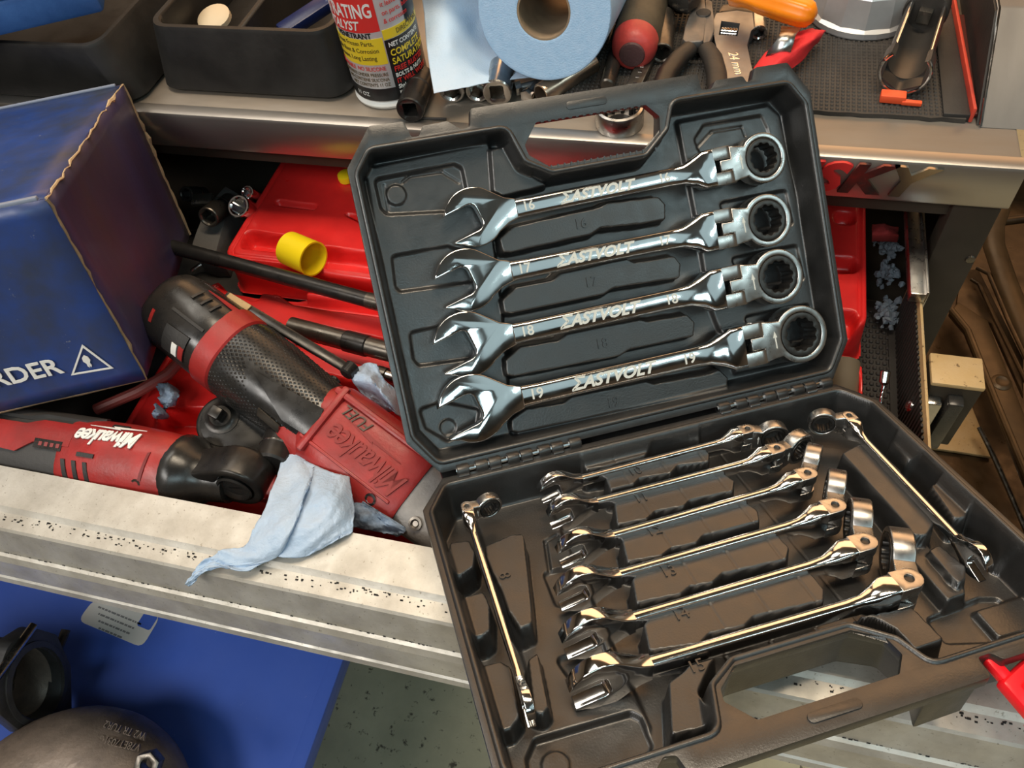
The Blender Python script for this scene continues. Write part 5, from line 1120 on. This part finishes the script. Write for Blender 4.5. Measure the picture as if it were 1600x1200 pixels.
# slotted sensor socket
sa, sb = at(1414, 112, ZM + .018), at(1450, 8, ZM + .018); sd = nrm(sb - sa); L_ = float(np.linalg.norm(sb - sa))
so = thing('sensor_socket', 'long slotted sensor socket with an open side on the rubber mat', 'socket', frame(sa, y=sd, z=(0, -.25, 1)))
def cshell(y0, y1, ro0, ro1, ri0, ri1, gap, n=30, hexy=False):
    A = np.linspace(math.pi / 2 + gap, math.pi / 2 + 2 * math.pi - gap, n); mb = MB(); rings = []
    for a in A:
        k = 1.0
        if hexy:
            b = ((a + math.pi / 6) % (math.pi / 3)) - math.pi / 6; k = math.cos(math.pi / 6) / math.cos(b) * 1.08
        rings.append([(ro0 * math.cos(a), y0, ro0 * math.sin(a)), (ro1 * math.cos(a), y1, ro1 * math.sin(a)), (ri1 * k * math.cos(a), y1, ri1 * k * math.sin(a)), (ri0 * k * math.cos(a), y0, ri0 * k * math.sin(a))])
    mb.loft(rings); return mb
obj('slotted_wall', cshell(.012, L_ * .86, .0150, .0140, .0128, .0120, .95), mat('smoky_chrome', (.12, .11, .10), .42, .7, var=(.08, .075, .07), vscale=40), so, ang=40)
obj('hex_collar', cshell(0, .014, .0176, .0170, .0138, .0138, .80, hexy=True), bpy.data.materials['smoky_chrome'], so, ang=40)
mb = MB()
for sg in (-1, 1):
    mb.tube([(sg * .0118, .012, .0078), (sg * .0112, L_ * .86, .0072)], .0009, 8)
mb.tube([(.0160 * math.cos(a), -.0004, .0160 * math.sin(a)) for a in np.linspace(math.pi / 2 + .8, math.pi * 2.5 - .8, 26)], .0012, 8)
obj('bright_edge', mb, M_['chrome'], so)['kind'] = 'stuff'
mb = MB(); mb.lathe([(.0152, L_ * .86), (.0156, L_ * .87), (.0156, L_ * 1.02), (.013, L_ * 1.04)], 30, RX(-90)); obj('drive_end', mb, bpy.data.materials['smoky_chrome'], so)
mb = MB(); mb.box((0, L_ * .84, 0), (.0095, .008, .0095), bev=.0008); obj('square_drive', mb, M_['darksteel'], so)
# orange-red plastic clip
c = at(1400, 152, ZM + .003); oc = thing('plastic_clip', 'small orange red plastic clip in front of the slotted socket', 'clip', T(c[0], c[1], ZM) @ RZ(-4))
mb = MB(); mb.box((-.002, 0, .0032), (.0165, .0085, .0058), bev=.0008); obj('block', mb, M_['orangered'], oc)
mb = MB(); mb.box((.0105, -.003, .0018), (.013, .0036, .0030), bev=.0006); obj('tab', mb, M_['orangered'], oc)
# red strip, black plate and the steel wedge at the right end
a, b = at(1485, -10, TOP + .006), at(1520, 181, TOP + .006); L_ = float(np.linalg.norm(b - a)); 
rs = thing('red_strip', 'thin red plastic strip on edge at the right of the rubber mat', 'strip', frame((a + b) / 2 - np.array((0, 0, .0055)), x=b - a, z=(0, 0, 1)))
mb = MB(); mb.box((0, 0, .0055), (L_, .0024, .011), bev=.0008); obj('edge', mb, mat('red_strip_plastic', (.62, .06, .03), .5, var=(.40, .04, .025), vscale=30), rs)
mb = MB(); mb.box((.01, .006, .0018), (L_ * .8, .010, .003), bev=.0008); obj('foot', mb, mat('dark_red_plastic', (.09, .012, .010), .5), rs)
x0 = at(1530, 201, TOP)[0]; y0 = .5075
wd = thing('steel_wedge', 'sloping brushed steel box with a black side at the right end', 'metal box', T(x0, y0, TOP))
mb = MB(); mb.loft([[(x, 0, .0003), (x, .061, .049), (x, .064, .050), (x, .20, .050), (x, .20, .0003)] for x in (.001, .12)]); obj('steel_face', mb, mat('scratched_steel_box', (.20, .185, .17), .5, .5, var=(.15, .135, .12), vscale=24, bump=.15, bscale=120, rvar=.08, stretch=(1, .3, .3)), wd)
mb = MB(); mb.loft([[(x, .002, .0003), (x, .061, .0475), (x, .20, .0485), (x, .20, .0003)] for x in (-.0015, .0008)]); obj('black_side', mb, M_['black'], wd)
mb = MB(); mb.tube([(.0006, .0, .001), (.0006, .061, .0492), (.0006, .2, .0503)], .0010, 8); obj('bright_edge', mb, M_['chrome'], wd)
mb = MB(); mb.box((-.0145, .09, .003), (.018, .17, .006), bev=.001); obj('black_plate', mb, M_['black'], wd)

# ------------------------------------------------------------------ under the drawer: blue crate with turbo parts
ZC_ = .42
cr = thing('blue_crate', 'blue plastic crate lid under the drawer with a white sticker', 'crate', T(-.72, 0, 0))
mb = MB(); mb.box((-.10, .0, .195), (.46, .60, .39), bev=.012); obj('crate_body', mb, M_['bluelid'], cr)
mb = MB(); mb.box((0, .02, .405), (.744, .70, .030), bev=.010, seg=3); obj('crate_lid', mb, M_['bluelid'], cr)
mb = MB(); mb.box((.362, .02, .4075), (.020, .70, .026), bev=.004); obj('lid_rim', mb, M_['bluelid'], cr)
stp = W2([(122, 970), (146, 938), (252, 962), (222, 1012)], ZC_); sc_ = np.mean(stp, 0)
stx = nrm(np.array([*(np.array(stp[3]) - stp[0]), 0])); MS = frame((sc_[0], sc_[1], ZC_ + .0002), x=stx, z=(0, 0, 1))
mb = MB(); loc = [((p[0] - sc_[0]) * stx[0] + (p[1] - sc_[1]) * stx[1], -(p[0] - sc_[0]) * stx[1] + (p[1] - sc_[1]) * stx[0]) for p in stp]
mb.prism(roundpoly(loc, .010), 0, .0004); sk_ = obj('sticker', mb, mat('sticker_paper', (.66, .65, .62), .5), cr, cr.matrix_world.inverted() @ MS)
mb = MB(); r_ = np.random.default_rng(6)                  # lines of print too small to read
for k in range(4):
    x = -.036 + .006 * k
    while x < .030 - .004 * k:
        wd_ = r_.uniform(.002, .007); mb.box((x + wd_ / 2, .006 - k * .0072, .0005), (wd_, .0022, .0002)); x += wd_ + .0012
obj('print_lines', mb, mat('grey_print', (.22, .22, .22), .6), sk_)['kind'] = 'stuff'
mb = MB(); mb.prism(rrect(.020, .018, .003, 3, .036, .012), .0004, .0006); obj('blue_symbol', mb, M_['bluelid'], sk_)
# turbo: compressor cover with cast numbers, and a flanged elbow
tb_ = thing('turbo_housing', 'cast metal turbo compressor housing at the bottom left corner', 'turbo housing', T(*at(120, 1330, .46)[:2], ZC_ + .0005))
mb = MB(); rings = []
for k in range(49):
    a = math.radians(200 - k * 330 / 48); rm = .078; rs_ = .062 - .030 * k / 48
    rings.append([((rm + rs_ * math.cos(b)) * math.cos(a), (rm + rs_ * math.cos(b)) * math.sin(a), .060 + rs_ * .96 * math.sin(b)) for b in np.linspace(0, 2 * math.pi, 26, endpoint=False)])
mb.loft(rings); obj('volute', mb, M_['casting'], tb_)
mb = MB(); mb.lathe([(.05, .005), (.085, .02), (.09, .075), (.06, .098), (.045, .10), (.044, .06)], 40, None, True, False); obj('inlet_face', mb, M_['casting'], tb_)
p1 = at(238, 1190, .535); mb = MB(); mb.prism(circ(.0125, 6), 0, .014, bev=.0006, holes=[circ(.0055, 16)]); obj('hex_fitting', mb, M_['darksteel'], tb_, tb_.matrix_world.inverted() @ frame(p1, z=(.1, -.5, 1), x=(1, .5, 0)))
for tx, (x, y), an in (('V78ET7031G-A', (182, 1160), 182), ('W2 TR TUR2', (196, 1141), 178)):
    p = at(x, y, .522); text('cast_number', tx, .0100, M_['casting'], tb_, tb_.matrix_world.inverted() @ frame(p + nrm(CAM - p) * .004, z=(.15, .05, 1), x=(math.cos(math.radians(an)), math.sin(math.radians(an)), 0)), depth=.0015, squash=.85)
fl_c = at(58, 1068, .515); fx = nrm((.98, .10, .03))
el = thing('flanged_elbow', 'cast pipe elbow with an open oval flange on the blue crate', 'pipe elbow', frame(fl_c, z=fx, y=(0, .3, 1)))
ol = roundpoly([(-.046, .02), (-.030, .055), (.0, .070), (.030, .055), (.046, .02), (.040, -.03), (.012, -.078), (-.008, -.078), (-.040, -.03)], .014, 5)
hole = [(.030 * math.cos(a), .046 * math.sin(a)) for a in np.linspace(0, 2 * math.pi, 40, endpoint=False)]
mb = MB(); mb.prism(ol, -.016, 0, bev=.003, holes=[hole]); obj('flange', mb, mat('dark_cast_flange', (.085, .082, .082), .5, .5, var=(.055, .052, .05), vscale=40, bump=.4, bscale=200), el)
mb = MB(); mb.loft([[(.0375 * math.cos(a) * s, .0535 * math.sin(a) * s, z) for a in np.linspace(0, 2 * math.pi, 40, endpoint=False)] for s, z in ((1, 0), (1, .002), (.86, .003), (.86, -.002))], cap=False); obj('gasket_lip', mb, bpy.data.materials['dark_cast_flange'], el)
mb = MB(); mb.loft([[(.0325 * math.cos(a) * s + ox, .049 * math.sin(a) * s, z) for a in np.linspace(0, 2 * math.pi, 40, endpoint=False)] for s, z, ox in ((1.06, -.012, 0), (1.12, -.05, -.002), (1.2, -.09, -.01), (1.2, -.17, -.03))], cap=False); o = obj('elbow_pipe', mb, M_['casting'], el); o.modifiers.new('thickness', 'SOLIDIFY').thickness = .005
mb = MB(); mb.lathe([(.0, -.045), (.024, -.045), (.024, -.050), (0, -.050)], 28, None, False, False); mb.lathe([(.012, -.045), (.012, -.040), (.006, -.038), (.005, -.034), (.001, -.033)], 22, T(-.004, -.012, 0), False, True); obj('flap_valve', mb, M_['darksteel'], el)
mb = MB(); mb.tube([(-.030, .058, .002), (.030, .060, .002)], .0045, 12); obj('pivot_pin', mb, M_['chrome_dull'], el)
mb = MB(); mb.tube([(.036, -.012, -.012), (.058, -.006, -.012), (.066, -.002, -.012)], [.006, .005, .005], 10); obj('stud', mb, M_['impact'], el)
mb = MB(); mb.lathe([(.0045, .0002), (.0045, .0012), (.001, .0012)], 14, T(.002, -.064, 0)); obj('bolt_hole', mb, M_['black'], el)

# ------------------------------------------------------------------ to the right of the chest, on the floor
def fl(px, z): return [tuple(at(x, y, z)) for x, y in px]
dp = thing('drain_pan', 'wide oily brown drain pan on the floor right of the chest', 'drain pan', T(.62, .95, 0))
mb = MB(); mb.loft([[(x, y, .001) for x, y in rrect(.82, 1.25, .06)], [(x, y, .07) for x, y in rrect(.86, 1.29, .07)], [(x, y, .072) for x, y in rrect(.84, 1.27, .065)], [(x, y, .006) for x, y in rrect(.80, 1.23, .055)]]); obj('pan', mb, M_['brownpart'], dp)
mb = MB(); mb.tube([(x, y, .073) for x, y in rrect(.85, 1.28, .07, 6)] + [(.355, .64, .073)], .006, 8); obj('rolled_rim', mb, M_['brownpart'], dp)
cb_pts = fl([(1440, 690), (1530, 672), (1556, 716), (1500, 712), (1450, 700)], .012)
def slab(name, px, z0, z1, mt, parent, bev=.002, inner=None):
    P = fl(px, z1); mb = MB(); o0 = parent.matrix_world.translation
    mb.prism([(p[0] - o0[0], p[1] - o0[1]) for p in P], z0 - o0[2], z1 - o0[2], bev=bev); return obj(name, mb, mt, parent)
cs = thing('cork_sheet', 'tan speckled board lying below the corner bracket', 'board', T(*at(1500, 690, .02)[:2], .0075))
slab('board', [(1420, 600), (1505, 600), (1551, 714), (1500, 706), (1455, 700), (1420, 690)], .0085, .016, M_['tan'], cs)
cm = thing('stamped_crossmember', 'brown stamped steel crossmember lying diagonally right of the chest', 'car part', T(*at(1560, 560, .1)[:2], .075))
Z0, Z1 = .10, .14
def rail3(name, px, z, r, mt, n=10): 
    mb = MB(); o0 = Vector(cm.matrix_world.translation); mb.tube([Vector(at(x, y, z)) - o0 for x, y in px], r, n); return obj(name, mb, mt, cm)
slab('web', [(1486, 484), (1498, 470), (1545, 500), (1600, 640), (1650, 760), (1650, 850), (1600, 740), (1558, 630), (1510, 512)], .078, .10, mat('brown_stamped_steel', (.095, .058, .026), .45, .35, var=(.06, .036, .016), vscale=14, bump=.25, bscale=60, rvar=.1), cm, bev=.006)
slab('end_plate', [(1494, 478), (1502, 420), (1530, 420), (1600, 560), (1600, 620), (1548, 505)], .075, .085, M_['brownpart'], cm, bev=.004)
rail3('folded_flange', [(1486, 484), (1512, 516), (1558, 632), (1605, 745), (1650, 850)], .105, .006, bpy.data.materials['brown_stamped_steel'])
rail3('folded_flange', [(1526, 418), (1545, 428), (1575, 500), (1610, 575), (1660, 690)], .13, .004, M_['brownpart'])
rail3('folded_flange', [(1518, 436), (1530, 444), (1556, 500), (1600, 590), (1650, 700)], .11, .004, M_['brownpart'])
p = at(1565, 597, .101); mb = MB(); mb.lathe([(.017, 0), (.014, .002), (.011, .003), (.008, .001)], 24, T(p[0] - cm.location.x, p[1] - cm.location.y, .101 - .075)); obj('hole_boss', mb, bpy.data.materials['brown_stamped_steel'], cm)
cr_ = thing('curved_rail', 'curved brown metal rail rising along the right edge', 'car part', T(*at(1560, 440, .2)[:2], .075))
mb = MB(); o0 = Vector(cr_.location); mb.tube([Vector(at(x, y, z)) - o0 for x, y, z in ((1562, 322, .18), (1552, 352, .17), (1553, 384, .15), (1572, 440, .13), (1600, 510, .11), (1640, 610, .10))], .020, 14, flat=.6); obj('rail', mb, bpy.data.materials['brown_stamped_steel'], cr_)
mb = MB(); mb.tube([Vector(at(x, y, .12)) - o0 for x, y in ((1568, 346), (1600, 342), (1660, 338))], .009, 12); obj('cross_bar', mb, M_['brownpart'], cr_)
mb = MB(); mb.tube([at(1530, 668, .06), at(1552, 712, .05), at(1580, 775, .04), at(1612, 850, .03)], .0045, 10)
tag(obj('oily_rod', mb, M_['chrome_dull']), 'thin oily steel rod lying along the tan board', 'rod')
